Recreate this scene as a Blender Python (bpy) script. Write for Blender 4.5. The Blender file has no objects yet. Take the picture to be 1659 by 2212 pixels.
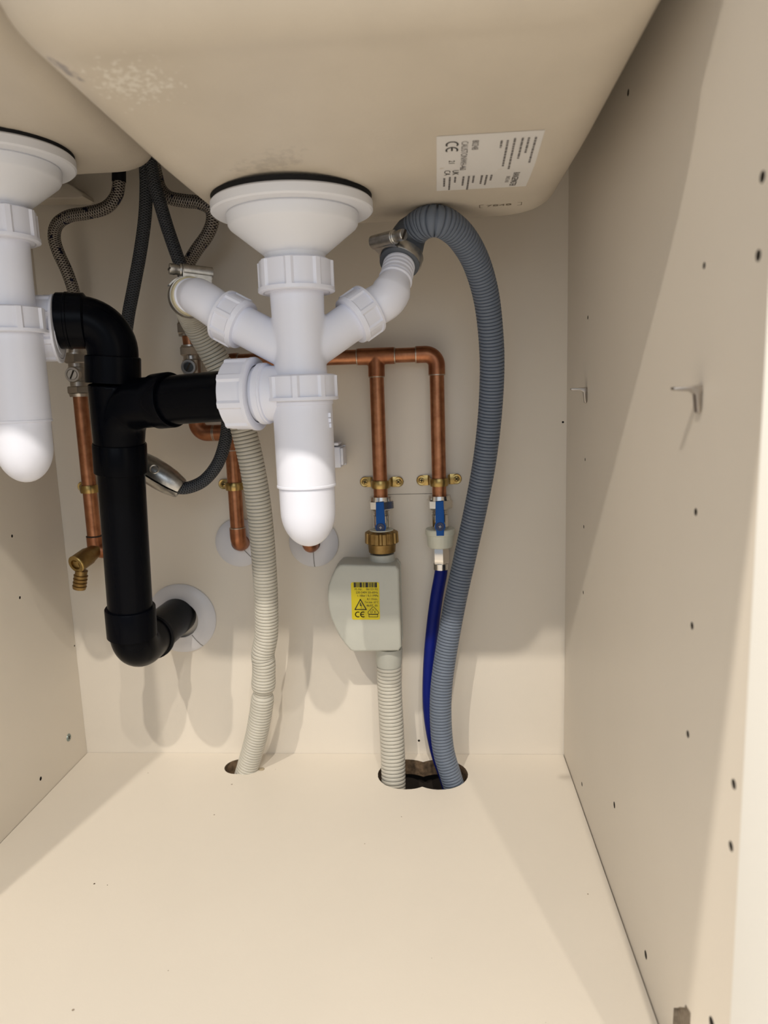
import bpy, bmesh, math, random
from mathutils import Vector, Matrix

# ------------------------------------------------------------------ camera, world, lights, exposure
S = bpy.context.scene
C = S.collection
S.view_settings.view_transform = 'Standard'
S.view_settings.look = 'None'
S.view_settings.exposure = 0.0
S.view_settings.gamma = 1.0
S.view_settings.use_curve_mapping = False
cam_d = bpy.data.cameras.new('camera')
cam = bpy.data.objects.new('camera', cam_d)
C.objects.link(cam)
cam.location = (0.4266, -0.7770, 0.4149)
cam.rotation_euler = (1.40589, 0.03332, 0.07070)
cam_d.sensor_fit = 'VERTICAL'
cam_d.sensor_height = 36.0
cam_d.lens = 25.283
cam_d.clip_start = 0.02
cam_d.dof.use_dof = True
cam_d.dof.focus_distance = 0.66
cam_d.dof.aperture_fstop = 7.0
S.camera = cam

world = bpy.data.worlds.new('world')
S.world = world
world.use_nodes = True
world.node_tree.nodes['Background'].inputs[0].default_value = (0.84, 0.91, 1.0, 1)
world.node_tree.nodes['Background'].inputs[1].default_value = 0.46

def downlight(name, loc, power, col, size=0.020):
    d = bpy.data.lights.new(name, 'SPOT')
    d.energy = power
    d.color = col
    d.shadow_soft_size = size
    d.spot_size = math.radians(150)
    d.spot_blend = 0.6
    o = bpy.data.objects.new(name, d)
    o.location = loc
    C.objects.link(o)
    return o
WARM = (1.0, 0.915, 0.79)
downlight('ceiling_downlight', (-0.304, -2.00, 2.37), 119, WARM)
downlight('ceiling_downlight', (0.54, -2.00, 2.37), 119, WARM)
downlight('ceiling_downlight', (0.94, -2.00, 2.37), 50, WARM)
downlight('ceiling_downlight', (0.00, -0.785, 2.37), 250, WARM)
wd = bpy.data.lights.new('cool_fill', 'AREA')      # added cool fill from behind the camera, for an assumed unseen window
wd.shape = 'RECTANGLE'; wd.size = 2.2; wd.size_y = 1.3; wd.energy = 15; wd.color = (0.80, 0.90, 1.0)
wo = bpy.data.objects.new('cool_fill', wd); C.objects.link(wo)
wo.location = (0.4, -3.6, 1.45); wo.rotation_euler = (math.radians(90), 0, 0)

# ------------------------------------------------------------------ materials
def nt(name):
    m = bpy.data.materials.new(name)
    m.use_nodes = True
    return m, m.node_tree, m.node_tree.nodes['Principled BSDF']
def mat(name, col, rough=0.5, metal=0.0, noise=0.0, scale=40.0, bump=0.0, bscale=300.0, spec=0.5, col2=None, sss=0.0):
    m, t, b = nt(name)
    b.inputs['Base Color'].default_value = (*col, 1)
    b.inputs['Roughness'].default_value = rough
    b.inputs['Metallic'].default_value = metal
    b.inputs['Specular IOR Level'].default_value = spec
    tc = t.nodes.new('ShaderNodeTexCoord')
    if noise or col2:
        n = t.nodes.new('ShaderNodeTexNoise')
        n.inputs['Scale'].default_value = scale
        n.inputs['Detail'].default_value = 5
        t.links.new(tc.outputs['Object'], n.inputs['Vector'])
        r = t.nodes.new('ShaderNodeValToRGB')
        c2 = col2 or tuple(max(0, c * (1 - noise)) for c in col)
        r.color_ramp.elements[0].color = (*c2, 1)
        r.color_ramp.elements[0].position = 0.35
        r.color_ramp.elements[1].color = (*col, 1)
        r.color_ramp.elements[1].position = 0.65
        t.links.new(n.outputs['Fac'], r.inputs['Fac'])
        t.links.new(r.outputs['Color'], b.inputs['Base Color'])
    if bump:
        n2 = t.nodes.new('ShaderNodeTexNoise')
        n2.inputs['Scale'].default_value = bscale
        t.links.new(tc.outputs['Object'], n2.inputs['Vector'])
        bp = t.nodes.new('ShaderNodeBump')
        bp.inputs['Strength'].default_value = bump
        bp.inputs['Distance'].default_value = 0.0005
        t.links.new(n2.outputs['Fac'], bp.inputs['Height'])
        t.links.new(bp.outputs['Normal'], b.inputs['Normal'])
    return m
PANEL = mat('cream_melamine', (0.745, 0.685, 0.60), 0.42, noise=0.02, scale=9, bump=0.12, bscale=700, spec=0.35)
FLOORM = None
EDGE = mat('white_edge_banding', (0.85, 0.84, 0.80), 0.45, bump=0.05)
CHIP = mat('raw_chipboard', (0.20, 0.13, 0.075), 0.9, col2=(0.07, 0.045, 0.025), scale=160, bump=0.8, bscale=500)
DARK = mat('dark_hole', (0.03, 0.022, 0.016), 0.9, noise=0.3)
WHITE = mat('white_plastic', (0.79, 0.815, 0.925), 0.33, bump=0.06, bscale=900)
WHITE2 = mat('matt_white_plastic', (0.78, 0.80, 0.86), 0.45, bump=0.05, bscale=900)
RUBBER = mat('black_rubber', (0.006, 0.006, 0.007), 0.6, bump=0.1, spec=0.2)
BLACK = mat('black_abs', (0.0016, 0.002, 0.0036), 0.27, bump=0.03, bscale=250, spec=0.06)
COPPER = mat('copper', (0.46, 0.21, 0.11), 0.38, 1.0, col2=(0.34, 0.145, 0.075), scale=120, bump=0.15, bscale=400)
COPPERF = mat('copper_fitting', (0.43, 0.185, 0.095), 0.40, 1.0, col2=(0.31, 0.125, 0.065), scale=90, bump=0.1)
SOLDER = mat('solder', (0.55, 0.45, 0.36), 0.35, 1.0, noise=0.2)
BRASS = mat('brass', (0.48, 0.34, 0.135), 0.3, 1.0, col2=(0.36, 0.25, 0.09), scale=100)
BRASSD = mat('dull_brass', (0.34, 0.225, 0.09), 0.45, 1.0, col2=(0.26, 0.165, 0.06), scale=150, bump=0.2)
CHROME = mat('chrome', (0.72, 0.70, 0.67), 0.16, 1.0, noise=0.1)
NICKEL = mat('brushed_nickel', (0.50, 0.46, 0.42), 0.3, 1.0, noise=0.15, scale=80)
STEEL = mat('zinc_steel', (0.55, 0.54, 0.52), 0.33, 1.0, noise=0.25, scale=200, bump=0.2)
BLUE = mat('blue_lever_plastic', (0.001, 0.075, 0.33), 0.5, bump=0.05, spec=0.25)
BLUEH = mat('blue_hose_rubber', (0.001, 0.009, 0.17), 0.5, noise=0.15, spec=0.22)
BLUED = mat('dark_blue_hub', (0.004, 0.02, 0.09), 0.4)
GREYH = mat('grey_hose_plastic', (0.15, 0.18, 0.235), 0.45, noise=0.05, spec=0.3)
CUFF = mat('dark_grey_cuff', (0.085, 0.10, 0.125), 0.5, bump=0.1)
BEIGEH = mat('pale_grey_hose_plastic', (0.56, 0.535, 0.47), 0.42, noise=0.05)
CREAMR = mat('cream_rubber_cuff', (0.60, 0.54, 0.36), 0.5, noise=0.08)
BOXM = mat('pale_grey_box', (0.50, 0.505, 0.455), 0.5, noise=0.03, bump=0.15, bscale=900)
NYLON = mat('translucent_nylon', (0.66, 0.66, 0.56), 0.38, noise=0.05)
YELLOW = mat('yellow_label', (0.66, 0.54, 0.0), 0.45, noise=0.04)
INK = mat('black_ink', (0.012, 0.010, 0.008), 0.6)
INKG = mat('grey_ink', (0.16, 0.15, 0.15), 0.6)
PAPER = mat('white_sticker_paper', (0.72, 0.71, 0.70), 0.5, noise=0.02)
CAPM = mat('tan_cap', (0.40, 0.33, 0.23), 0.5, noise=0.1)
SCREWG = mat('zinc_screw', (0.30, 0.36, 0.35), 0.4, 0.8)
GROUND = mat('kitchen_floor', (0.50, 0.46, 0.41), 0.5, noise=0.1, scale=3)
WORKTOP = mat('worktop', (0.30, 0.28, 0.26), 0.4, noise=0.2, scale=60)

def specks_material():
    m = mat('cream_melamine_with_dirt', (0.745, 0.685, 0.60), 0.42, noise=0.02, scale=9, bump=0.12, bscale=700, spec=0.35)
    t = m.node_tree
    b = t.nodes['Principled BSDF']
    base = b.inputs['Base Color'].links[0].from_socket
    tc = t.nodes.new('ShaderNodeTexCoord')
    v = t.nodes.new('ShaderNodeTexVoronoi')
    v.inputs['Scale'].default_value = 46
    t.links.new(tc.outputs['Object'], v.inputs['Vector'])
    n = t.nodes.new('ShaderNodeTexNoise')
    n.inputs['Scale'].default_value = 7
    t.links.new(tc.outputs['Object'], n.inputs['Vector'])
    lim = t.nodes.new('ShaderNodeMath'); lim.operation = 'MULTIPLY_ADD'
    t.links.new(n.outputs['Fac'], lim.inputs[0])
    lim.inputs[1].default_value = 0.17; lim.inputs[2].default_value = -0.070
    lt = t.nodes.new('ShaderNodeMath'); lt.operation = 'LESS_THAN'
    t.links.new(v.outputs['Distance'], lt.inputs[0]); t.links.new(lim.outputs[0], lt.inputs[1])
    sc = t.nodes.new('ShaderNodeMath'); sc.operation = 'MULTIPLY'; sc.inputs[1].default_value = 0.75
    t.links.new(lt.outputs[0], sc.inputs[0])
    mx = t.nodes.new('ShaderNodeMix'); mx.data_type = 'RGBA'
    t.links.new(sc.outputs[0], mx.inputs['Factor'])
    t.links.new(base, mx.inputs['A'])
    mx.inputs['B'].default_value = (0.16, 0.10, 0.05, 1)
    t.links.new(mx.outputs['Result'], b.inputs['Base Color'])
    return m
FLOORM = specks_material()

def ceramic_material():
    """unglazed cream underside of the bowl, with the chalky scuffs and the grey smear it carries near its front left corner"""
    m = mat('biscuit_ceramic', (0.61, 0.55, 0.465), 0.42, noise=0.05, scale=22, bump=0.25, bscale=420, spec=0.45)
    t = m.node_tree
    b = t.nodes['Principled BSDF']
    cur = b.inputs['Base Color'].links[0].from_socket
    tc = t.nodes.new('ShaderNodeTexCoord')
    def blob(centre, radii, scale, lo, hi, colour, cur, amount, det=6):
        mp = t.nodes.new('ShaderNodeMapping')
        mp.vector_type = 'TEXTURE'
        mp.inputs['Location'].default_value = centre
        mp.inputs['Scale'].default_value = radii
        mp.inputs['Rotation'].default_value = (0, 0, -0.55)
        t.links.new(tc.outputs['Object'], mp.inputs['Vector'])
        g = t.nodes.new('ShaderNodeTexGradient'); g.gradient_type = 'SPHERICAL'
        t.links.new(mp.outputs['Vector'], g.inputs['Vector'])
        n = t.nodes.new('ShaderNodeTexNoise')
        n.inputs['Scale'].default_value = scale; n.inputs['Detail'].default_value = det
        t.links.new(tc.outputs['Object'], n.inputs['Vector'])
        ad = t.nodes.new('ShaderNodeMath'); ad.operation = 'MULTIPLY_ADD'
        t.links.new(g.outputs['Fac'], ad.inputs[0]); ad.inputs[1].default_value = 0.35
        t.links.new(n.outputs['Fac'], ad.inputs[2])
        mr = t.nodes.new('ShaderNodeMapRange')
        mr.inputs['From Min'].default_value = lo; mr.inputs['From Max'].default_value = hi
        mr.inputs['To Max'].default_value = amount
        t.links.new(ad.outputs[0], mr.inputs['Value'])
        gt = t.nodes.new('ShaderNodeMath'); gt.operation = 'MULTIPLY'
        g2 = t.nodes.new('ShaderNodeMath'); g2.operation = 'MULTIPLY'; g2.inputs[1].default_value = 3.0; g2.use_clamp = True
        t.links.new(g.outputs['Fac'], g2.inputs[0])
        t.links.new(mr.outputs['Result'], gt.inputs[0]); t.links.new(g2.outputs[0], gt.inputs[1])
        mx = t.nodes.new('ShaderNodeMix'); mx.data_type = 'RGBA'
        t.links.new(gt.outputs[0], mx.inputs['Factor'])
        t.links.new(cur, mx.inputs['A']); mx.inputs['B'].default_value = (*colour, 1)
        return mx.outputs['Result']
    cur = blob((0.2687, -0.3713, 0.583), (0.046, 0.040, 0.06), 300, 0.735, 0.85, (0.80, 0.77, 0.70), cur, 0.6)
    cur = blob((0.2378, -0.3815, 0.586), (0.0055, 0.0125, 0.05), 260, 0.52, 0.74, (0.24, 0.22, 0.23), cur, 0.75)
    cur = blob((0.318, -0.272, 0.565), (0.045, 0.020, 0.03), 200, 0.62, 0.85, (0.30, 0.27, 0.24), cur, 0.35)
    t.links.new(cur, b.inputs['Base Color'])
    return m
CERAMIC = ceramic_material()

def braid_material(name, c1, c2, metal, rough, k=6.0, pitch=1500.0, flecks=False):
    """woven sleeve: two sets of crossing strands laid along the hose's own UVs (u round it, v metres along it)"""
    m, t, b = nt(name)
    uv = t.nodes.new('ShaderNodeUVMap')
    sp = t.nodes.new('ShaderNodeSeparateXYZ')
    t.links.new(uv.outputs['UV'], sp.inputs[0])
    def m2(op, a, bb):
        n = t.nodes.new('ShaderNodeMath'); n.operation = op
        for i, x in enumerate((a, bb)):
            if x is None: continue
            if isinstance(x, (int, float)): n.inputs[i].default_value = x
            else: t.links.new(x, n.inputs[i])
        return n.outputs[0]
    u = m2('MULTIPLY', sp.outputs[0], 2 * math.pi * k)
    v = m2('MULTIPLY', sp.outputs[1], pitch)
    s1 = m2('SINE', m2('ADD', u, v), None)
    s2 = m2('SINE', m2('SUBTRACT', u, v), None)
    h = m2('MAXIMUM', s1, s2)
    mr = t.nodes.new('ShaderNodeMapRange')
    mr.inputs['From Min'].default_value = 0.0; mr.inputs['From Max'].default_value = 1.0
    t.links.new(h, mr.inputs['Value'])
    mx = t.nodes.new('ShaderNodeMix'); mx.data_type = 'RGBA'
    t.links.new(mr.outputs['Result'], mx.inputs['Factor'])
    mx.inputs['A'].default_value = (*c2, 1); mx.inputs['B'].default_value = (*c1, 1)
    res = mx.outputs['Result']
    if flecks:
        tc = t.nodes.new('ShaderNodeTexCoord')
        n = t.nodes.new('ShaderNodeTexNoise'); n.inputs['Scale'].default_value = 170; n.inputs['Detail'].default_value = 1
        t.links.new(tc.outputs['Object'], n.inputs['Vector'])
        gt = m2('GREATER_THAN', n.outputs['Fac'], 0.66)
        mx2 = t.nodes.new('ShaderNodeMix'); mx2.data_type = 'RGBA'
        t.links.new(gt, mx2.inputs['Factor']); t.links.new(res, mx2.inputs['A'])
        mx2.inputs['B'].default_value = (0.02, 0.02, 0.05, 1)
        res = mx2.outputs['Result']
    t.links.new(res, b.inputs['Base Color'])
    bp = t.nodes.new('ShaderNodeBump'); bp.inputs['Distance'].default_value = 0.0006; bp.inputs['Strength'].default_value = 0.8
    t.links.new(h, bp.inputs['Height']); t.links.new(bp.outputs['Normal'], b.inputs['Normal'])
    b.inputs['Metallic'].default_value = metal
    b.inputs['Roughness'].default_value = rough
    return m
BRAID = braid_material('stainless_braid', (0.44, 0.40, 0.36), (0.06, 0.052, 0.05), 0.7, 0.42, 7, 2600, True)
BRAIDK = braid_material('dark_woven_sleeve', (0.075, 0.082, 0.095), (0.012, 0.014, 0.018), 0.0, 0.5, 8, 2600)

# ------------------------------------------------------------------ mesh helpers
def V(p): return Vector(p)
def axes(d, up=None):
    d = V(d).normalized()
    r = V(up) if up is not None else (Vector((0, 0, 1)) if abs(d.z) < 0.9 else Vector((1, 0, 0)))
    x = (r - d * r.dot(d)).normalized()
    return x, d.cross(x), d
def new(): 
    bm = bmesh.new(); bm.loops.layers.uv.new('UVMap'); return bm
def rings(bm, rs, mi=0, close=True, uvs=None):
    """skin consecutive rings of points; a ring of one point is a pole"""
    vs = [[bm.verts.new(p) for p in r] for r in rs]
    uvl = bm.loops.layers.uv.active
    for i in range(len(vs) - 1):
        a, b = vs[i], vs[i + 1]
        n = max(len(a), len(b))
        for j in range(n if close else n - 1):
            k = (j + 1) % n
            q = []
            for s, idx in ((a, j), (a, k), (b, k), (b, j)):
                w = s[0] if len(s) == 1 else s[idx]
                if w not in q: q.append(w)
            if len(q) < 3: continue
            f = bm.faces.new(q); f.material_index = mi
            if uvs:
                tab = {}
                for l in f.loops:
                    ui = j / n if (l.vert is (a[0] if len(a) == 1 else a[j]) or l.vert is (b[0] if len(b) == 1 else b[j])) else (j + 1) / n
                    vi = uvs[i] if l.vert in (a[0], a[j % len(a)], a[k % len(a)]) else uvs[i + 1]
                    l[uvl].uv = (ui, vi)
    return vs
def lathe(bm, prof, o, d, seg=40, mi=0, rib=None, up=None, twist=0.0):
    """profile [(t, r)] along d from o; rib=(count, height, t0, t1, half-width fraction) raises grip ribs on the rim"""
    x, y, z = axes(d, up); o = V(o); rs = []
    for t, r in prof:
        if r <= 1e-7: rs.append([o + z * t]); continue
        ring = []
        for j in range(seg):
            a = 2 * math.pi * j / seg + twist
            rr = r
            if rib and rib[2] - 1e-6 <= t <= rib[3] + 1e-6:
                ph = (j * rib[0] / seg) % 1.0
                if min(ph, 1 - ph) < rib[4]: rr = r + rib[1]
            ring.append(o + z * t + (x * math.cos(a) + y * math.sin(a)) * rr)
        rs.append(ring)
    return rings(bm, rs, mi)
def catmull(ctrl, n=24):
    p = [V(c) for c in ctrl]
    p = [p[0] * 2 - p[1]] + p + [p[-1] * 2 - p[-2]]
    out = []
    for i in range(1, len(p) - 2):
        for s in range(n):
            t = s / n
            a, b, c, d = p[i - 1], p[i], p[i + 1], p[i + 2]
            out.append(0.5 * ((2 * b) + (c - a) * t + (2 * a - 5 * b + 4 * c - d) * t * t + (3 * b - a - 3 * c + d) * t ** 3))
    out.append(p[-2].copy())
    return out
def resample(pts, offs):
    L = [0.0]
    for i in range(1, len(pts)): L.append(L[-1] + (pts[i] - pts[i - 1]).length)
    out = []; k = 0
    for s in offs:
        s = min(s, L[-1])
        while k < len(L) - 2 and L[k + 1] < s: k += 1
        d = L[k + 1] - L[k]
        out.append(pts[k].lerp(pts[k + 1], 0 if d == 0 else (s - L[k]) / d))
    return out
def length(pts): return sum((pts[i] - pts[i - 1]).length for i in range(1, len(pts)))
def sweep(bm, pts, rad, seg=20, mi=0, caps=True, squash=None):
    pts = [V(p) for p in pts]; n = len(pts)
    rad = rad if isinstance(rad, (list, tuple)) else [rad] * n
    tan = [(pts[min(i + 1, n - 1)] - pts[max(i - 1, 0)]).normalized() for i in range(n)]
    x, y, _ = axes(tan[0]); rs = []; uvs = []; s = 0.0
    for i in range(n):
        x = (x - tan[i] * x.dot(tan[i])).normalized(); y = tan[i].cross(x)
        if i: s += (pts[i] - pts[i - 1]).length
        ring = [pts[i] + (x * math.cos(2 * math.pi * j / seg) + y * math.sin(2 * math.pi * j / seg)) * rad[i] for j in range(seg)]
        rs.append(ring); uvs.append(s)
    if caps:
        rs = [[pts[0]]] + rs + [[pts[-1]]]; uvs = [0] + uvs + [s]
    return rings(bm, rs, mi, uvs=uvs)
def tube(bm, ctrl, r, seg=20, step=0.004, mi=0, caps=True):
    p = catmull(ctrl); L = length(p); n = max(2, int(L / step))
    return sweep(bm, resample(p, [L * i / n for i in range(n + 1)]), r, seg, mi, caps)
def corrugated(bm, ctrl, r, depth, pitch, seg=28, mi=0, scale=None, slot=0.22):
    p = catmull(ctrl, 40); L = length(p); n = int(L / pitch)
    offs, rad = [], []
    for i in range(n):
        for f, k in ((0.0, 1.0), (slot * 0.7, 0.95), (slot, 0.12), (slot + 0.16, 0.0), (0.86, 0.0), (0.97, 0.12)):
            o = (i + f) * L / n
            offs.append(o); q = scale(o / L) if scale else 1.0
            rad.append((r - depth * k) * q)
    return sweep(bm, resample(p, offs), rad, seg, mi, True)
def straight(bm, a, b, r, seg=28, mi=0):
    a, b = V(a), V(b); d = b - a
    return lathe(bm, [(0, 0), (0, r), (d.length, r), (d.length, 0)], a, d, seg, mi)
def bend(a, corner, b, r, n=14):
    """straight a -> rounded corner of radius r -> b"""
    a, c, b = V(a), V(corner), V(b)
    u, w = (a - c).normalized(), (b - c).normalized()
    ang = u.angle(w); t = r / math.tan(ang / 2)
    p0, p1 = c + u * t, c + w * t
    bis = (u + w).normalized(); ctr = c + bis * (r / math.sin(ang / 2))
    v0, v1 = p0 - ctr, p1 - ctr
    tot = v0.angle(v1); ax = v0.cross(v1).normalized()
    arc = [ctr + Matrix.Rotation(tot * i / n, 3, ax) @ v0 for i in range(n + 1)]
    return ([a] if (a - p0).length > 1e-4 else []) + arc + ([b] if (b - p1).length > 1e-4 else [])
def box(bm, lo, hi, mi=0, mtx=None):
    x0, y0, z0 = lo; x1, y1, z1 = hi
    ps = [(x0, y0, z0), (x1, y0, z0), (x1, y1, z0), (x0, y1, z0), (x0, y0, z1), (x1, y0, z1), (x1, y1, z1), (x0, y1, z1)]
    v = [bm.verts.new(mtx @ V(p) if mtx else p) for p in ps]
    fs = []
    for q in ((3, 2, 1, 0), (4, 5, 6, 7), (0, 1, 5, 4), (1, 2, 6, 5), (2, 3, 7, 6), (3, 0, 4, 7)):
        f = bm.faces.new([v[i] for i in q]); f.material_index = mi; fs.append(f)
    return v, fs
def rbox(bm, lo, hi, b, mi=0, mtx=None, seg=2):
    t = bmesh.new(); box(t, lo, hi)
    bmesh.ops.bevel(t, geom=list(t.edges), offset=b, segments=seg, affect='EDGES', profile=0.5)
    merge(bm, t, mi, mtx)
def merge(bm, t, mi=0, mtx=None):
    mp = {}
    for v in t.verts: mp[v] = bm.verts.new(mtx @ v.co if mtx else v.co)
    for f in t.faces:
        try: g = bm.faces.new([mp[v] for v in f.verts]); g.material_index = mi
        except ValueError: pass
    t.free()
def prism(bm, outline, a, b, axis=(0, 1, 0), mtx=None, bevel=0.0, mi=0, seg=3, both=False):
    """outline [(x, z)] extruded along y from a (front) to b, front rim bevelled"""
    t = bmesh.new()
    vf = [t.verts.new((x, a, z)) for x, z in outline]
    vb = [t.verts.new((x, b, z)) for x, z in outline]
    n = len(outline)
    ff = t.faces.new(vf); fb = t.faces.new(vb[::-1])
    for i in range(n): t.faces.new([vf[i], vb[i], vb[(i + 1) % n], vf[(i + 1) % n]])
    bmesh.ops.recalc_face_normals(t, faces=t.faces)
    if bevel:
        eds = [e for e in t.edges if e in ff.edges or (both and e in fb.edges)]
        bmesh.ops.bevel(t, geom=eds, offset=bevel, segments=seg, affect='EDGES', profile=0.5)
    merge(bm, t, mi, mtx)
def finish(bm, name, mats, angle=32, fix=True):
    if fix: bmesh.ops.recalc_face_normals(bm, faces=bm.faces)
    lim = math.radians(angle)
    for f in bm.faces: f.smooth = True
    for e in bm.edges:
        if len(e.link_faces) == 2:
            if e.calc_face_angle(0) > lim: e.smooth = False
    me = bpy.data.meshes.new(name)
    bm.to_mesh(me); bm.free()
    for m in (mats if isinstance(mats, (list, tuple)) else [mats]): me.materials.append(m)
    return me
def origin(parent):
    return parent.location.copy() if (parent is not None and parent.type == 'EMPTY') else Vector((0, 0, 0))
def obj(name, bm, mats, parent=None, label=None, kind=None, angle=32):
    me = bm if isinstance(bm, bpy.types.Mesh) else finish(bm, name, mats, angle)
    o = bpy.data.objects.new(name, me); C.objects.link(o)
    if parent is not None:
        o.parent = parent
        if parent.type == 'EMPTY': o.matrix_parent_inverse = Matrix.Translation(-parent.location)
    if label: o['label'] = label
    if kind: o['kind'] = kind
    return o
def thing(name, loc, label, cat, group=None):
    o = bpy.data.objects.new(name, None); C.objects.link(o)
    o.empty_display_size = 0.02
    o.location = loc; o['label'] = label; o['category'] = cat
    if group: o['group'] = group
    return o
def tag(o, label, cat, group=None):
    o['label'] = label; o['category'] = cat
    if group: o['group'] = group
    return o
def dup(root, delta, label, group=None):
    r = root.copy(); C.objects.link(r); r.location = root.location + V(delta); r['label'] = label
    if group: r['group'] = group
    for ch in root.children:
        c = ch.copy(); C.objects.link(c); c.parent = r
        for g in ch.children:
            d = g.copy(); C.objects.link(d); d.parent = c
    return r
def evaluated(o, mods):
    """apply modifiers and return a plain mesh; the working object is removed"""
    dg = bpy.context.evaluated_depsgraph_get()
    me = bpy.data.meshes.new_from_object(o.evaluated_get(dg))
    old = o.data
    bpy.data.objects.remove(o); bpy.data.meshes.remove(old)
    return me
def fused(bm, name, m, voxel=0.0011, smooth=6):
    """one continuous moulding from overlapping solids, with soft fillets where they meet"""
    me = finish(bm, name, m)
    o = bpy.data.objects.new(name, me); C.objects.link(o)
    r = o.modifiers.new('r', 'REMESH'); r.mode = 'VOXEL'; r.voxel_size = voxel; r.use_smooth_shade = True
    s = o.modifiers.new('s', 'SMOOTH'); s.factor = 0.5; s.iterations = smooth
    me = evaluated(o, None); me.name = name
    me.materials.clear(); me.materials.append(m)
    for p in me.polygons: p.use_smooth = True
    return me
def carve(bm, cutter, name, mats):
    """panel minus drilled holes; the cut faces take the second material"""
    me = finish(bm, name, mats, 20); cm = finish(cutter, name + '_cut', mats, 20)
    o = bpy.data.objects.new(name, me); c = bpy.data.objects.new(name + '_cut', cm)
    C.objects.link(o); C.objects.link(c)
    b = o.modifiers.new('b', 'BOOLEAN'); b.operation = 'DIFFERENCE'; b.solver = 'EXACT'; b.object = c
    b.use_self = True
    res = evaluated(o, None); res.name = name
    bpy.data.objects.remove(c); bpy.data.meshes.remove(cm)
    for p in res.polygons: p.use_smooth = False
    return res
def letters(bm, text, size, mtx, mi=0, align='LEFT', wide=1.0):
    cu = bpy.data.curves.new('t', 'FONT'); cu.body = text; cu.size = size; cu.align_x = align
    cu.resolution_u = 3
    o = bpy.data.objects.new('t', cu); C.objects.link(o)
    bpy.context.view_layer.update()
    me = bpy.data.meshes.new_from_object(o.evaluated_get(bpy.context.evaluated_depsgraph_get()))
    bpy.data.objects.remove(o); bpy.data.curves.remove(cu)
    t = bmesh.new(); t.from_mesh(me); bpy.data.meshes.remove(me)
    for v in t.verts: v.co.x *= wide
    merge(bm, t, mi, mtx)
def flat(bm, pts, mtx, mi=0):
    f = bm.faces.new([bm.verts.new(mtx @ V((x, y, 0))) for x, y in pts]); f.material_index = mi
def strokes(bm, pts, w, mtx, mi=0, closed=False):
    p = [V((x, y, 0)) for x, y in pts]
    if closed: p.append(p[0])
    for i in range(len(p) - 1):
        d = (p[i + 1] - p[i]).normalized(); n = V((-d.y, d.x, 0)) * w / 2; e = d * w * 0.35
        f = bm.faces.new([bm.verts.new(mtx @ q) for q in (p[i] - n - e, p[i + 1] - n + e, p[i + 1] + n + e, p[i] + n - e)]); f.material_index = mi
def arc_pts(cx, cy, r, a0, a1, n=12):
    return [(cx + r * math.cos(math.radians(a0 + (a1 - a0) * i / n)), cy + r * math.sin(math.radians(a0 + (a1 - a0) * i / n))) for i in range(n + 1)]
def ce_mark(bm, x, y, h, w, mtx, mi=0):
    r = h / 2
    strokes(bm, arc_pts(x + r, y + r, r, 65, 295), w, mtx, mi)
    strokes(bm, arc_pts(x + r + 1.0 * h, y + r, r, 65, 295), w, mtx, mi)
    strokes(bm, [(x + 1.0 * h + 0.02 * h, y + r), (x + r + 1.0 * h + 0.10 * h, y + r)], w, mtx, mi)
def frame_mtx(o, x, y):
    x, y = V(x).normalized(), V(y).normalized(); z = x.cross(y)
    return Matrix(((x.x, y.x, z.x, o[0]), (x.y, y.y, z.y, o[1]), (x.z, y.z, z.z, o[2]), (0, 0, 0, 1)))

# ------------------------------------------------------------------ the cabinet shell
W, FRONT, DEEP = 0.564, -0.470, -0.17
PIN_HOLES = [  # (y, z, radius) on the right-hand side panel
    (-0.2266, 0.6141, 0.0024), (-0.4485, 0.4980, 0.0026), (-0.4483, 0.4667, 0.0026), (-0.3852, 0.4730, 0.0018), (-0.1015, 0.4749, 0.0018), (-0.0972, 0.3469, 0.0016), (-0.3867, 0.3462, 0.0022), (-0.0947, 0.2828, 0.0018), (-0.0964, 0.2188, 0.0018), (-0.3877, 0.2831, 0.0022), (-0.3877, 0.2196, 0.0022), (-0.1013, 0.0223, 0.0022), (-0.2294, 0.0786, 0.0027), (-0.4503, 0.2256, 0.0026), (-0.4507, 0.1934, 0.0026), (-0.3233, 0.0231, 0.0030), (-0.4386, 0.0822, 0.0040)
]
def panel(name, lo, hi, cutters, mats, extra=None):
    bm = new(); box(bm, lo, hi)
    cb = new()
    for fn in cutters: fn(cb)
    me = carve(bm, cb, name, mats) if cutters else finish(bm, name, mats)
    o = bpy.data.objects.new(name, me); C.objects.link(o); o['kind'] = 'structure'
    return o
def drill(p, d, r, depth, seg=14, mi=1):
    d = V(d).normalized()
    return lambda b: lathe(b, [(0, 0), (0, r), (depth + 0.002, r * 0.9), (depth + 0.002, 0)], V(p) - d * 0.002, d, seg, mi)
def two_circles(cx, cy, r, h, z0, z1, n=22):
    a0 = math.acos(h / r)
    pts = [(cx + h + r * math.cos(a), cy + r * math.sin(a)) for a in [(-math.pi + a0) + (2 * math.pi - 2 * a0) * i / n for i in range(n + 1)]]
    pts += [(2 * cx - x, 2 * cy - y) for x, y in pts[1:-1]] if False else [(cx - h - r * math.cos(a), cy - r * math.sin(a)) for a in [(-math.pi + a0) + (2 * math.pi - 2 * a0) * i / n for i in range(n + 1)]][1:-1]
    def f(b):
        rnd = random.Random(3)
        jit = [(rnd.uniform(-.0004, .0004), rnd.uniform(-.0004, .0004)) for _ in pts]
        rings(b, [[(cx, cy, z0)], [(x + j[0], y + j[1], z0) for (x, y), j in zip(pts, jit)], [(x, y, z1) for x, y in pts], [(cx, cy, z1)]], 1)
    return f
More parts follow.
